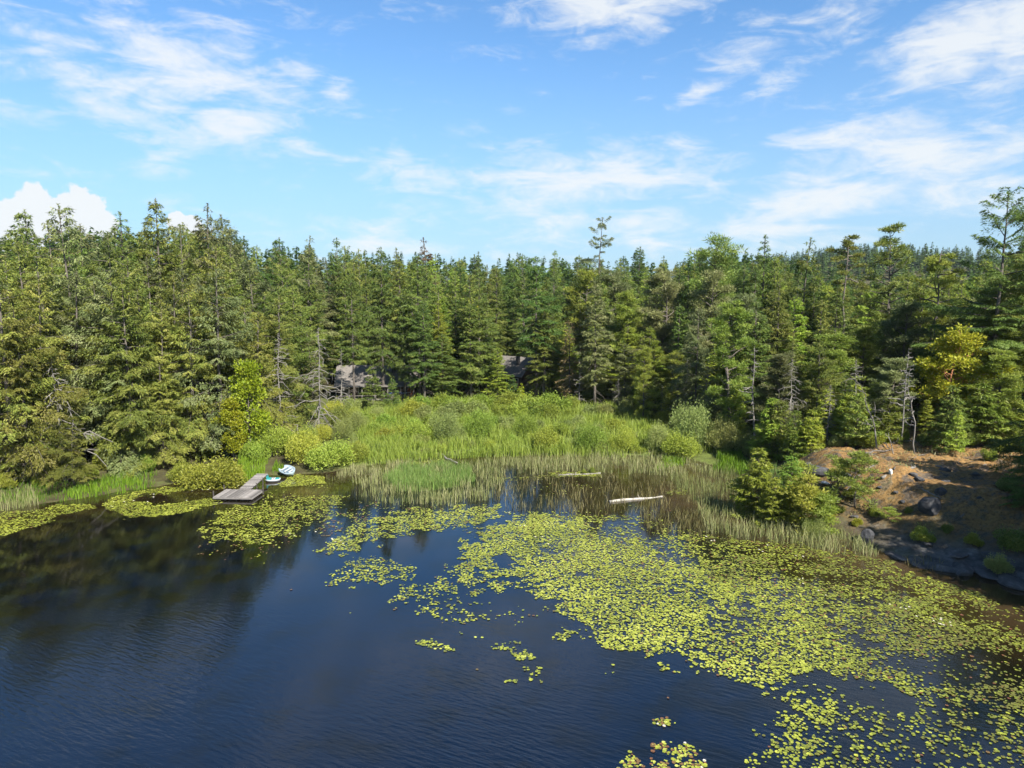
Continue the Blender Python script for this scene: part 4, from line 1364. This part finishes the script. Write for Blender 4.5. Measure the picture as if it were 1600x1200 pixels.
blades("knoll_grass", [
    ([(1250, 740), (1300, 712), (1420, 706), (1560, 712), (1600, 740), (1600, 800), (1480, 800), (1330, 830), (1270, 800)], 9, .12, .42, .06, .3, 1.0, .5, 6),
], "reed", "dry tufts of grass on the rocky knoll", 206)

# ------------------------------------------------------------------ lily pads
PADS = [  # photo outline, pads per square metre, brown share, edge noise
    ([(0, 802), (50, 796), (130, 787), (150, 793), (95, 806), (60, 822), (0, 836), (-60, 840), (-60, 806)], 16, .03, 5),
    ([(158, 792), (180, 776), (230, 764), (330, 757), (400, 748), (402, 756), (345, 763), (300, 767), (220, 772), (205, 781), (240, 789), (300, 783), (350, 779), (345, 786), (300, 797), (240, 810), (205, 808)], 22, .02, 4),
    ([(436, 757), (460, 741), (506, 745), (508, 756), (440, 761)], 26, .02, 2),
    ([(480, 762), (505, 757), (512, 763)], 10, .02, 2),
    ([(312, 838), (345, 800), (420, 781), (470, 776), (540, 779), (530, 798), (470, 826), (420, 848), (350, 848)], 13, .06, 14),
    ([(420, 770), (445, 768), (470, 778), (430, 784)], 6, .05, 4),
    ([(310, 862), (380, 846), (470, 836), (480, 850), (400, 872), (340, 882)], 3.2, .65, 10),
    ([(500, 856), (540, 830), (600, 806), (660, 798), (780, 788), (782, 806), (740, 818), (640, 830), (590, 842), (545, 868), (508, 866)], 16, .06, 12),
    ([(530, 802), (560, 786), (640, 792), (780, 786), (770, 798), (640, 806), (560, 820)], 6, .4, 6),
    ([(490, 828), (520, 812), (545, 822), (510, 846)], 7, .7, 5),
    ([(505, 905), (540, 880), (600, 870), (645, 890), (640, 905), (570, 912), (520, 918)], 12, .02, 9),
    ([(600, 940), (640, 915), (690, 905), (745, 935), (752, 968), (700, 972), (655, 960)], 10, .06, 9),
    ([(702, 890), (730, 850), (760, 830), (800, 808), (860, 806), (905, 812), (960, 850), (1000, 850), (1060, 880), (1120, 900), (1200, 940), (1260, 960), (1310, 1010), (1340, 1040), (1330, 1066), (1270, 1050), (1180, 1080), (1100, 1046), (1040, 1022), (985, 1020), (930, 1005), (890, 960), (840, 932), (790, 918), (740, 915), (710, 905)], 15.5, .03, 20),
    ([(790, 800), (900, 800), (1000, 812), (1100, 830), (1180, 846), (1140, 890), (1020, 870), (900, 830), (800, 830)], 10, .08, 10),
    ([(1080, 838), (1240, 850), (1380, 876), (1470, 905), (1540, 935), (1600, 955), (1640, 980), (1640, 1200), (1560, 1150), (1470, 1090), (1360, 1070), (1290, 1010), (1170, 950), (1080, 900), (1060, 860)], 14.5, .07, 14),
    ([(1355, 935), (1440, 935), (1520, 975), (1500, 985), (1420, 965), (1350, 950)], 16, .03, 8),
    ([(1470, 1060), (1560, 1100), (1640, 1140), (1640, 1240), (1180, 1230), (1170, 1180), (1240, 1090), (1270, 1080), (1330, 1100), (1400, 1130)], 7.5, .02, 30),
    ([(1180, 1190), (1210, 1140), (1290, 1070), (1330, 1090), (1300, 1160), (1240, 1200)], 9, .02, 20),
    ([(700, 880), (660, 905), (690, 940), (800, 940), (870, 975), (900, 1000), (820, 985), (740, 1000), (690, 960)], 2.0, .04, 14),
    ([(640, 1004), (660, 998), (712, 1012), (704, 1020), (670, 1014)], 11, 0, 3),
    ([(755, 1012), (800, 1002), (818, 1006), (800, 1016), (765, 1018)], 11, 0, 3), ([(802, 1024), (822, 1016), (838, 1030), (812, 1032)], 14, 0, 3), ([(798, 1044), (845, 1042), (848, 1066), (830, 1064), (826, 1050)], 10, 0, 3),
    ([(860, 1000), (876, 980), (896, 990), (880, 1002)], 11, 0, 3), ([(935, 1040), (960, 1036), (962, 1056), (938, 1058)], 5, 0, 3), ([(780, 1066), (812, 1060), (806, 1072)], 8, 0, 3),
    ([(1018, 1124), (1054, 1118), (1056, 1136), (1028, 1140)], 13, .25, 1), ([(1016, 1164), (1045, 1157), (1062, 1168), (1050, 1180), (1020, 1178)], 15, .3, 2), ([(1048, 1172), (1070, 1162), (1098, 1172), (1104, 1200), (1064, 1206), (1050, 1190)], 18, .18, 2),
    ([(968, 1190), (984, 1176), (1004, 1196), (1006, 1220), (960, 1220)], 16, .3, 2), ([(1015, 1185), (1045, 1188), (1050, 1220), (1015, 1220)], 12, .35, 2),
    ([(900, 1100), (940, 1070), (960, 1120), (920, 1120)], .5, .8, 3), ([(1030, 1060), (1060, 1070), (1050, 1092), (1025, 1086)], 1.2, .2, 3), ([(600, 960), (700, 990), (760, 1050), (560, 1010)], .22, .3, 10), ([(350, 870), (640, 880), (560, 960), (440, 930)], .18, .5, 10),
    ([(855, 738), (940, 736), (938, 744), (862, 746)], 14, .05, 2), ([(780, 745), (860, 742), (850, 750), (790, 752)], 6, .1, 2), ([(640, 722), (700, 716), (690, 722), (640, 728)], 14, .1, 2), ([(1038, 768), (1072, 764), (1072, 772), (1045, 773)], 12, .05, 2),
    ([(795, 760), (900, 752), (960, 765), (860, 775)], 3, .15, 4), ([(880, 790), (1000, 790), (1080, 800), (960, 808)], 4, .2, 5),
]
HOLES = [[(768, 870), (790, 864), (808, 880), (780, 886)], [(778, 884), (800, 884), (796, 892)], [(782, 902), (808, 902), (806, 912), (790, 908)], [(1045, 770), (1046, 770), (1046, 771)]]
pr_ = np.random.default_rng(401)
PX_, PY_, PB_ = [], [], []
for poly, den, brown, en in PADS:
    W = np.array([ground(*p)[:2] for p in poly])
    lo, hi = W.min(0) - .5, W.max(0) + .5
    n = int((hi - lo).prod() * den * 4.6)
    x, y = pr_.uniform(lo[0], hi[0], n), pr_.uniform(lo[1], hi[1], n)
    px, py = project(x, y, np.zeros(n))
    ok = inside(poly, px + (fbm(x * .9, y * .9, 61) - .5) * en * 3.2, py + (fbm(x * .9, y * .9, 66) - .5) * en * 2.4)
    cl = fbm(x * 2.1, y * 2.1, 71, 3) * .62 + fbm(x * .35, y * .35, 75, 3) * .38
    thr = np.clip(.60 - den * .019, .26, .6)
    keep = (.95 if den >= 11 and float((hi - lo).prod()) < 40 else .82 if den == 15.5 else .74 * smooth(fbm(x * .16, y * .30, 191, 3), .34, .56) + .12 if den == 14.5 else .64) * smooth(cl, thr - .04, thr + .17)
    halo = inside(poly, px + (fbm(x * .5, y * .5, 161) - .5) * en * 10, py + (fbm(x * .5, y * .5, 166) - .5) * en * 5) & ~ok
    keep = np.where(halo, .5 * smooth(fbm(x * 1.2, y * 1.2, 171), .56, .70), keep)
    ok = (ok | halo) & (pr_.random(n) < keep)
    for hp in HOLES:
        ok &= ~inside(hp, px, py)
    ok &= y > 25
    PX_.append(x[ok])
    PY_.append(y[ok])
    PB_.append(pr_.random(ok.sum()) < brown)
px_, py_, pb_ = np.concatenate(PX_), np.concatenate(PY_), np.concatenate(PB_)
ok = (shore_dist(px_, py_) < -.1)
# keep clear of the dock, boats and logs
for (cx, cy, rx, ry) in ((371, 771, 2.9, 1.6), (398, 756, 1.6, 2.4), (427, 752, 1.1, 1.0), (994, 782, 3.0, .5)):
    c_ = ground(cx, cy)
    ok &= (((px_ - c_[0]) / rx) ** 2 + ((py_ - c_[1]) / ry) ** 2) > 1
px_, py_, pb_ = px_[ok], py_[ok], pb_[ok]
# no two pads in the same place: thin out by cell
key = (np.floor(px_ / .10).astype(np.int64) << 20) ^ np.floor(py_ / .10).astype(np.int64)
_, ui = np.unique(key, return_index=True)
px_, py_, pb_ = px_[ui], py_[ui], pb_[ui]
NP_ = len(px_)
prad = .042 + .072 * pr_.random(NP_) ** 1.2


def pad_shape(k=9, dish=.012):
    a = np.linspace(.22, 2 * math.pi - .22, k)
    rr = 1 + .04 * np.sin(a * 3)
    return np.vstack([[0, 0, 0], np.c_[np.cos(a) * rr, np.sin(a) * rr, np.full(k, .10)]]), np.array([(0, i, i + 1) for i in range(1, k)])


ps, pT = pad_shape()
dist = np.hypot(px_, py_)
qx, qy = project(px_, py_, np.zeros(NP_))
vis = (qx > -5) & (qx < 1605) & (qy < 1203)
order = np.argsort(np.where(vis, dist, 1e9))
near = order[:300]
rest = order[300:]
PZ = .006


def pad_verts(idx):
    n = len(idx)
    a = pr_.random(n) * 6.28
    s = prad[idx]
    c_, s_ = np.cos(a), np.sin(a)
    V = np.repeat(ps[None], n, 0) * s[:, None, None]
    X = V[..., 0] * c_[:, None] - V[..., 1] * s_[:, None]
    Yv = V[..., 0] * s_[:, None] + V[..., 1] * c_[:, None]
    tilt = pr_.normal(0, .045, (n, 2))
    Z = V[..., 2] * (.2 + pr_.random(n)[:, None] * 1.3) + X * tilt[:, :1] + Yv * tilt[:, 1:] + PZ + .016 + pr_.random(n)[:, None] * .02
    Z = np.maximum(Z, PZ)
    return np.stack([X + px_[idx][:, None], Yv + py_[idx][:, None], Z], -1).reshape(-1, 3), (np.arange(n)[:, None, None] * len(ps) + pT[None]).reshape(-1, 3)


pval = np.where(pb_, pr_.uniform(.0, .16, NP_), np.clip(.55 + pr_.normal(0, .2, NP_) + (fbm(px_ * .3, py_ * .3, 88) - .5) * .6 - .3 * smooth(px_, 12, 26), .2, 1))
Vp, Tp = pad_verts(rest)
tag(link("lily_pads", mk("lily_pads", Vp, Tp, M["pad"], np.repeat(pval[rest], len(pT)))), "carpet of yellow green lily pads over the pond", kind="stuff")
vars_ = {}
for j, (lo_, hi_) in enumerate(((.0, .14), (.4, .5), (.55, .65), (.7, .8), (.85, 1.0))):
    for q in range(3):
        Vq = ps * np.array([1, 1, .6 + .4 * q]) + np.array([0, 0, .1])
        Vq[:, 2] += Vq[:, 0] * (.06 * (q - 1)) + Vq[:, 1] * .04
        vars_[(j, q)] = mk("lily_pad", Vq, pT, M["pad"], np.full(len(pT), pr_.uniform(lo_, hi_)))
pad_lab = ["brown red lily pad", "dull olive lily pad", "yellow green lily pad", "bright yellow green lily pad", "pale yellow lily pad"]


def pad_zone(x, y):
    if y > 1145 and x < 1120:
        return "in the rounded clumps at the near edge"
    if x < 1120:
        return "in a loose bit off the big carpet"
    if x < 1330:
        return "in the broken patch off the near clumps"
    return "in the broken patch near the right bank"


for k in near:
    v = pval[k]
    j = 0 if v < .2 else 1 if v < .5 else 2 if v < .65 else 3 if v < .82 else 4
    s = float(prad[k])
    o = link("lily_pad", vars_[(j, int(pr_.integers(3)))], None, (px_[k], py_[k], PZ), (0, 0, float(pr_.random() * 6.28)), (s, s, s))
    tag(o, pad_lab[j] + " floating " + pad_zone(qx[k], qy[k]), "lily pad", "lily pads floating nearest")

# water lily flowers
pet = MB()
for ring, (r_, n_, up_) in enumerate(((.07, 8, .45), (.045, 6, 1.1))):
    for q in range(n_):
        a = q * 6.283 / n_ + ring * .4
        c = np.array([math.cos(a), math.sin(a), 0])
        p = np.array([-math.sin(a), math.cos(a), 0])
        pet.add([c * .01, c * r_ * .6 + p * .022 + [0, 0, r_ * up_ * .5], c * r_ + [0, 0, r_ * up_], c * r_ * .6 - p * .022 + [0, 0, r_ * up_ * .5]], [0, 1, 2, 0, 2, 3])
petm = pet.mesh("petals", M["petal"])
stm = MB()
stm.tube(np.array([[0, 0, 0], [0, 0, .03], [0, 0, .035]]), [.018, .02, .004], 7)
stmm = stm.mesh("stamens", M["yolk"])
FL = [((170, 790), (330, 770), 16, "among the yellow pads left of the dock"), ((350, 752), (400, 762), 5, "close behind the dock"), ((440, 830), (560, 850), 8, "on the pads right of the dock"), ((790, 810), (870, 850), 8, "at the top of the big pad carpet"), ((1360, 935), (1510, 985), 14, "on the dense patch near the right bank"),
      ((1070, 835), (1260, 870), 8, "on the pads below the right reeds"), ((1040, 722), (1105, 730), 16, "in the white flowered corner of the reed bay"), ((1020, 1125), (1100, 1198), 5, "in the loose clumps at the near edge"), ((1250, 900), (1330, 960), 5, "in the middle of the pads")]
for (x0, y0), (x1, y1), n_, lab in FL:
    for q in range(n_):
        t = pr_.random()
        g_ = ground(x0 + (x1 - x0) * t + pr_.normal(0, 5), y0 + (y1 - y0) * (t if n_ != 16 or y0 < 730 else t) + pr_.normal(0, 3))
        if y0 > 735:                                   # flowers open among the leaves
            kk = int(np.argmin((px_ - g_[0]) ** 2 + (py_ - g_[1]) ** 2))
            g_[0], g_[1] = px_[kk] + pr_.normal(0, .05), py_[kk] + pr_.normal(0, .05)
        s = pr_.uniform(.9, 1.5)
        o = thing("water_lily", "open white water lily " + lab, "flower", (g_[0], g_[1], .035 if y0 > 735 else max(.035, tz(g_[0], g_[1]) + .35)), pr_.random() * 6, "white water lilies " + lab, (s, s, s))
        link("petals", petm, o)
        link("stamens", stmm, o)

# ------------------------------------------------------------------ dock and gangway
c0, c1, c2 = ground(333, 777, .35), ground(393, 778, .35), ground(410, 765, .35)
dx_ = c1 - c0
w_ = float(np.linalg.norm(dx_))
rz_ = math.atan2(dx_[1], dx_[0])
dep = float(abs((c2 - c1)[1])) * .95
dock = thing("dock", "grey weathered plank dock platform floating at the left shore", "dock", (c0[0], c0[1], 0), rz_)
npl = 26
for k in range(npl):
    MB().box(((k + .5) * w_ / npl, dep / 2, .36 + float(rng.normal(0, .006))), (w_ / npl - .035, dep + float(rng.normal(0, .02)), .05)).obj("plank", M["plank"], dock)
for sy in (.06, dep - .06):
    MB().box((w_ / 2, sy - (.09 if sy < 1 else -.09), .27), (w_ + .04, .06, .17)).obj("edge_beam", M["plank"], dock)
for sx in (-.03, w_ + .03):
    MB().box((sx, dep / 2, .26), (.055, dep, .17)).obj("edge_beam", M["plank"], dock)
for sx in (.2, .5, .8):
    MB().box((w_ * sx, dep / 2, .04), (w_ * .24, dep * .86, .36)).obj("float", M["dark_wood"], dock)
for sx, sy in ((-.1, .3), (w_ + .1, dep - .3), (-.1, dep - .3)):
    MB().tube(np.array([[sx, sy, -1.4], [sx, sy, .95]]), .08, 8).obj("mooring_post", M["dark_wood"], dock)
a0, a1 = ground(382, 766, .35), ground(410, 743, .75)
gv = a1 - a0
gl_ = float(np.linalg.norm(gv[:2]))
gw = thing("gangway", "grey plank gangway sloping from the dock up to the shore", "gangway", (a0[0], a0[1], .42), math.atan2(gv[1], gv[0]))
npl = int(gl_ / .19)
sl_ = (.95 - .42) / gl_
gw_w = 1.35
for k in range(npl):
    xk = (k + .5) * gl_ / npl
    MB().box((xk, 0, xk * sl_ + float(rng.normal(0, .006))), (gl_ / npl - .025, gw_w + float(rng.normal(0, .03)), .05), ry=-sl_).obj("plank", M["plank"], gw)
for sy in (-.55, .55):
    MB().box((gl_ / 2, sy, gl_ / 2 * sl_ - .12), (gl_, .09, .17), ry=-sl_).obj("stringer", M["dark_wood"], gw)
for sx in (.35, .7):
    for sy in (-.58, .58):
        MB().tube(np.array([[gl_ * sx, sy * 1.12, -1.2], [gl_ * sx, sy * 1.12, gl_ * sx * sl_ + .1]]), .07, 8).obj("pile", M["dark_wood"], gw)


# ------------------------------------------------------------------ boats
def hull(L, w, d, bow=.9, stern=.75, n=13):
    """shell with rolled gunwale and a sunken deck"""
    rows = []
    for t in np.linspace(-1, 1, n):
        hw = w / 2 * (1 - abs(t) ** 3.2 * (bow if t > 0 else stern)) + .02
        sheer = .10 * t * t * d
        x = t * L / 2
        rake = .9
        rows.append([(x * rake, 0, -d * .5), (x * rake, hw * .72, -d * .45), (x, hw, d * .1 + sheer), (x, hw * 1.04, d * .42 + sheer), (x * .985, hw * .94, d * .5 + sheer), (x * .93, hw * .84, d * .38 + sheer), (x * .9, hw * .76, d * .12), (x * .9, 0, d * .10)])
    A = np.array(rows)
    Bm = A[:, ::-1] * np.array([1, -1, 1])
    ring = np.concatenate([A, Bm[:, 1:-1]], 1)
    k = ring.shape[1]
    T = []
    for i in range(n - 1):
        for j in range(k):
            a, b_ = i * k + j, i * k + (j + 1) % k
            T += [(a, b_, b_ + k), (a, b_ + k, a + k)]
    for e in (0, n - 1):
        for j in range(1, k - 1):
            T.append((e * k, e * k + j, e * k + j + 1) if e else (e * k, e * k + j + 1, e * k + j))
    return ring.reshape(-1, 3), T


def seat(mb, x, y, z, s=1.0):
    mb.box((x, y, z + .06 * s), (.40 * s, .40 * s, .12 * s), taper=.9)
    mb.box((x - .2 * s, y, z + .28 * s), (.10 * s, .38 * s, .40 * s), ry=-.25, taper=.85)


p = ground(426.5, 752)
pb = thing("pedal_boat", "small white pedal boat with teal seats floating by the gangway", "boat", (p[0], p[1], .16), R(8))
V, T = hull(1.75, 1.2, .30, .8, .7)
MB().add(V, T).obj("hull", M["white_shell"], pb, True)
for sy in (-.24, .24):
    q = MB()
    seat(q, -.40, sy, .10, 1.05)
    q.obj("seat", M["teal"], pb)
MB().box((.50, 0, .16), (.46, .78, .10), taper=.85).obj("footwell", M["teal"], pb)
MB().box((.12, 0, .14), (.34, .22, .2), taper=.8).obj("pedal_box", M["white_shell"], pb)
MB().tube(np.array([[.14, -.3, .26], [.14, .3, .26]]), .025, 6).obj("crank", M["dark_wood"], pb)
MB().tube(np.array([[-.05, 0, .2], [-.05, 0, .42]]), .025, 6).obj("tiller", M["dark_wood"], pb)
p = ground(450, 738, .45)
sb = thing("rowing_boat", "pale blue boat tipped on the bank under the dark shrub", "boat", (p[0], p[1], .62), R(-38))
sb.rotation_euler = (R(20), R(5), R(-40))
V, T = hull(2.5, 1.45, .5, .98, .45)
MB().add(V, T).obj("hull", M["pale_blue"], sb, True)
for sx in (-.62, .1, .72):
    MB().box((sx, 0, .22), (.24, 1.0 if sx < .5 else .62, .05)).obj("thwart", M["white_shell"], sb)
MB().box((-.25, 0, .09), (.42, .85, .05)).obj("floor_panel", M["slate_blue"], sb)
MB().box((.42, 0, .09), (.36, .72, .05)).obj("floor_panel", M["slate_blue"], sb)


# ------------------------------------------------------------------ logs, rocks
def log_thing(pa, pb_, za, zb, r0, r1, mat, label, stubs=3, seed=0, on_ground=False):
    r = np.random.default_rng(seed)
    a, b_ = ground(*pa, 0), ground(*pb_, 0)
    if on_ground:
        a, b_ = ground(*pa, za), ground(*pb_, zb)
        a[2], b_[2] = tz(a[0], a[1]) + r0 * .6, tz(b_[0], b_[1]) + r1 * .8
    else:
        a[2], b_[2] = za, zb
    s = np.linspace(0, 1, 8)[:, None]
    P = a * (1 - s) + b_ * s
    P[1:-1] += r.normal(0, .05, (6, 3))
    P = P + np.sin(s * 5 + seed) * .05
    o = thing("log", label, "log", tuple(a))
    MB().tube(P - a, np.linspace(r0, r1, 8) * (1 + r.normal(0, .12, 8)), 9).obj("log_stem", M[mat], o, True)
    for q in range(stubs):
        j = r.integers(1, 7)
        d = r.normal(0, 1, 3)
        d[2] = abs(d[2]) + .3
        d /= np.linalg.norm(d)
        MB().tube(np.array([P[j] - a, P[j] - a + d * r.uniform(.25, .6)]), [r1 * .4, r1 * .15], 5).obj("branch_stub", M[mat], o)
    return o


log_thing((952, 785), (1035, 776), .01, .05, .17, .12, "pale_log", "long bleached log floating in the shallows of the reed bay", 2, 1)
log_thing((872, 743), (938, 740), .0, .03, .14, .10, "grey_wood", "grey log with small green plants floating before the pale reeds", 3, 2)
log_thing((690, 713), (714, 725), .25, .08, .14, .09, "grey_wood", "thin pale log slanting out of the marsh into the water", 3, 3)
log_thing((1375, 783), (1428, 761), 2.0, 3.0, .17, .10, "grey_wood", "bleached fallen log lying on the sunny slope of the knoll", 4, 4, True)
log_thing((1318, 790), (1362, 772), 1.0, 2.0, .12, .07, "grey_wood", "dark fallen branch behind the open small pine", 4, 5, True)
log_thing((1352, 705), (1398, 700), 5.0, 5.0, .12, .08, "bark", "brown fallen trunk under the twisted dead tree", 3, 6, True)
log_thing((1500, 806), (1560, 792), 3.0, 3.0, .12, .08, "bark", "dark fallen trunk in the shade of the knoll", 3, 7, True)
for px, py, s, z, lab in ((912, 738, .5, .2, "tuft of green plants growing on the floating grey log"), (925, 737, .65, .2, "taller tuft of green plants growing on the floating grey log")):
    g_ = ground(px, py + 2)
    plant("shrub", g_[0], g_[1], s, lab, None, "shrub", 1.0, "log_plant", PROTO["shrub"][0], cat="plant", z=.15)


def rock(px, py, size, mat, label, seed, zguess=3.0, sq=(1, .8, .6), group=None):
    r = np.random.default_rng(seed)
    bpyv = []
    n, k = 9, 14
    for i in range(n + 1):
        th = math.pi * i / n
        for j in range(k):
            ph = 2 * math.pi * j / k
            bpyv.append((math.sin(th) * math.cos(ph), math.sin(th) * math.sin(ph), math.cos(th)))
    V = np.array(bpyv)
    T = []
    for i in range(n):
        for j in range(k):
            a, b_ = i * k + j, i * k + (j + 1) % k
            T += [(a, a + k, b_ + k), (a, b_ + k, b_)]
    for q in range(9):
        d = nrm(r.normal(0, 1, (1, 3)))[0]
        c_ = r.uniform(.55, .85)
        over = np.clip(V @ d - c_, 0, None)
        V = V - over[:, None] * d * .9
    V = V + (fbm(V[:, 0] * 3 + seed, V[:, 1] * 3 + V[:, 2] * 2, seed)[:, None] - .5) * V * .18
    V = V * size * np.array(sq)
    z = zguess
    for _ in range(8):
        g_ = ground(px, py, z)
        z = .5 * z + .5 * tz(g_[0], g_[1])
    me_ = mk("rock", V, T, M[mat], None, False)
    o = link("boulder", me_, None, (g_[0], g_[1], tz(g_[0], g_[1]) + size * sq[2] * .35), (0, 0, r.random() * 6.28))
    return tag(o, label, "rock", group)


rock(1453, 792, 1.0, "dark_rock", "dark rounded boulder on the shade line of the knoll", 1, 2.5, (1, .9, 1.0))
rock(1468, 772, .6, "dark_rock", "smaller dark boulder right above the rounded one", 2, 3, (1, .9, .8))
rock(1392, 738, .34, "pale_rock", "small white rock shining on top of the knoll", 3, 4.5, (.7, .6, 1.0))
rock(1280, 738, 1.3, "dark_rock", "dark rock outcrop at the left end of the knoll", 4, 3.5, (1.1, .8, .6))
rock(1437, 752, .5, "rock", "grey rock at the upper end of the fallen log", 5, 4, (1.3, .8, .6))
rock(1478, 752, .35, "rock", "flat grey rock right of the fallen log", 6, 4, (1.3, .8, .35))
rock(1290, 756, .4, "pale_rock", "pale stone under the open small pine", 7, 3, (1.2, .8, .5))
rock(1355, 845, .8, "dark_rock", "dark stump shaped rock at the foot of the slope", 8, .6, (.8, .8, 1.0))
RK = [(1400, 872, 1.0), (1432, 882, 1.2), (1470, 890, 1.4), (1505, 893, 1.5), (1540, 898, 1.3), (1575, 908, 1.5), (1600, 918, 1.2), (1500, 870, .9), (1550, 870, 1.0), (1450, 850, .8)]
for k, (px, py, s) in enumerate(RK):
    rock(px, py, s * .8, "rock", ("grey ledge rock at the shaded waterline, " + ["first", "second", "third", "fourth", "fifth", "sixth", "seventh"][k] + " from the reeds") if k < 7 else ["grey rock above the middle of the ledge", "grey rock above the right of the ledge", "grey rock above the left of the ledge"][k - 7], 20 + k, .3, (1.5, .8, .38), "ledge rocks at the shaded waterline")
SMALL = [(1262, 726), (1300, 730), (1322, 745), (1362, 724), (1375, 752), (1412, 728), (1428, 744), (1446, 722), (1476, 736), (1505, 728), (1525, 742), (1548, 730), (1400, 770), (1380, 800), (1410, 790), (1500, 770), (1530, 780), (1570, 760), (1336, 808), (1300, 778)]
for k, (px, py) in enumerate(SMALL[::2]):
    rock(px, py, .22 + .35 * float(rng.random()), "dark_rock" if k % 3 else "rock", "small " + ("dark" if k % 3 else "grey") + " stone half sunk in the knoll moss", 60 + k, 3.5, (1.3, .9, .55), "small stones on the knoll")
TW = [((1300, 760), (1330, 752)), ((1345, 730), (1370, 722)), ((1405, 712), (1432, 716)), ((1425, 735), (1450, 728)), ((1460, 748), (1486, 752)), ((1395, 756), (1404, 742)), ((1510, 750), (1540, 744)), ((1360, 786), (1345, 800)), ((1440, 772), (1470, 782)), ((1310, 800), (1325, 822)), ((1335, 832), (1360, 822)), ((1375, 712), (1392, 720))]
for k, (pa, pb2) in enumerate(TW):
    log_thing(pa, pb2, 3.6, 3.6, .07, .04, ("grey_wood", "bark")[k % 2], ("grey", "brown")[k % 2] + " stick lying on the knoll moss", 2, 90 + k, True)["group"] = "sticks lying on the knoll"
# low plants on the shaded slope
for k, (px, py, s, leaf, lab) in enumerate([(1440, 845, 1.3, "shrub_olive", "green fern like bush in the shade of the slope"), (1560, 895, 1.5, "shrub_grey", "grey bush hanging over the shaded ledge"), (1590, 860, 1.6, "fir", "dark bush high on the shaded slope"), (1520, 850, 1.0, "shrub_olive", "olive bush in the middle of the shaded slope"), (1480, 830, .8, "fir", "small dark bush below the rounded boulder"), (1300, 800, 1.0, "shrub_olive", "yellowish bush at the sunlit knoll foot"), (1340, 820, .7, "arbutus", "gold tinted low bush at the knoll foot"), (1268, 790, 1.3, "pine", "yellow green brush beside the bank pines"), (1310, 745, 1.0, "pine", "low yellow green brush on the knoll shoulder"), (1365, 805, .8, "shrub_olive", "olive brush under the fallen log"), (1420, 800, .6, "pine", "small green tuft on the shade line"), (1330, 775, .9, "shrub_olive", "olive brush beside the open small pine"), (1575, 760, 1.2, "shrub_grey", "grey brush at the right of the knoll top"), (1545, 720, 1.3, "bright", "light green brush behind the knoll sapling")]):
    z = 1.5
    for _ in range(8):
        g_ = ground(px, py, z)
        z = .5 * z + .5 * tz(g_[0], g_[1])
    plant("shrub", g_[0], g_[1], s, lab, None, leaf, 1.2, "slope_bush", PROTO["shrub"][k % 3], cat="shrub")
# every tree and bush that shares its words with others says where it stands among them
ORD = ["first", "second", "third", "fourth", "fifth", "sixth", "seventh", "eighth", "ninth", "tenth", "eleventh", "twelfth"]
NUM = ["", "", "two", "three", "four", "five", "six", "seven", "eight", "nine", "ten", "eleven", "twelve"]
same = {}
for o in list(bpy.data.objects):
    if o.get("category") in ("tree", "shrub", "flower", "rock", "log") and o.get("label"):
        same.setdefault(o["label"], []).append(o)
for lab, os_ in same.items():
    n = len(os_)
    if n < 2:
        continue
    os_.sort(key=lambda q: project(q.location.x, max(q.location.y, 5), q.location.z)[0])
    for k, o in enumerate(os_):
        if n <= 3:
            t = (("left", "right") if n == 2 else ("left", "middle", "right"))[k] + " one"
        else:
            t = (ORD[k] if k < 12 else f"{k + 1}th") + " from left"
        o["label"] = lab + ", " + t
# ------------------------------------------------------------------ the air
hzm = bpy.data.materials.new("haze_air")
hzm.use_nodes = True
hnt = hzm.node_tree
hnt.nodes.clear()
hv = hnt.nodes.new("ShaderNodeVolumePrincipled")
hv.inputs["Color"].default_value = (.80, .90, 1.0, 1)
hv.inputs["Density"].default_value = 0.000035
ho = hnt.nodes.new("ShaderNodeOutputMaterial")
hnt.links.new(hv.outputs[0], ho.inputs["Volume"])
hb = MB().box((0, 2050, 66.5), (7200, 6300, 139))
tag(hb.obj("haze", hzm), "thin summer haze in the air over pond and forest", kind="stuff")

print("pads", NP_, "objects", len(bpy.data.objects), "tris", sum(len(m_.polygons) for m_ in bpy.data.meshes))
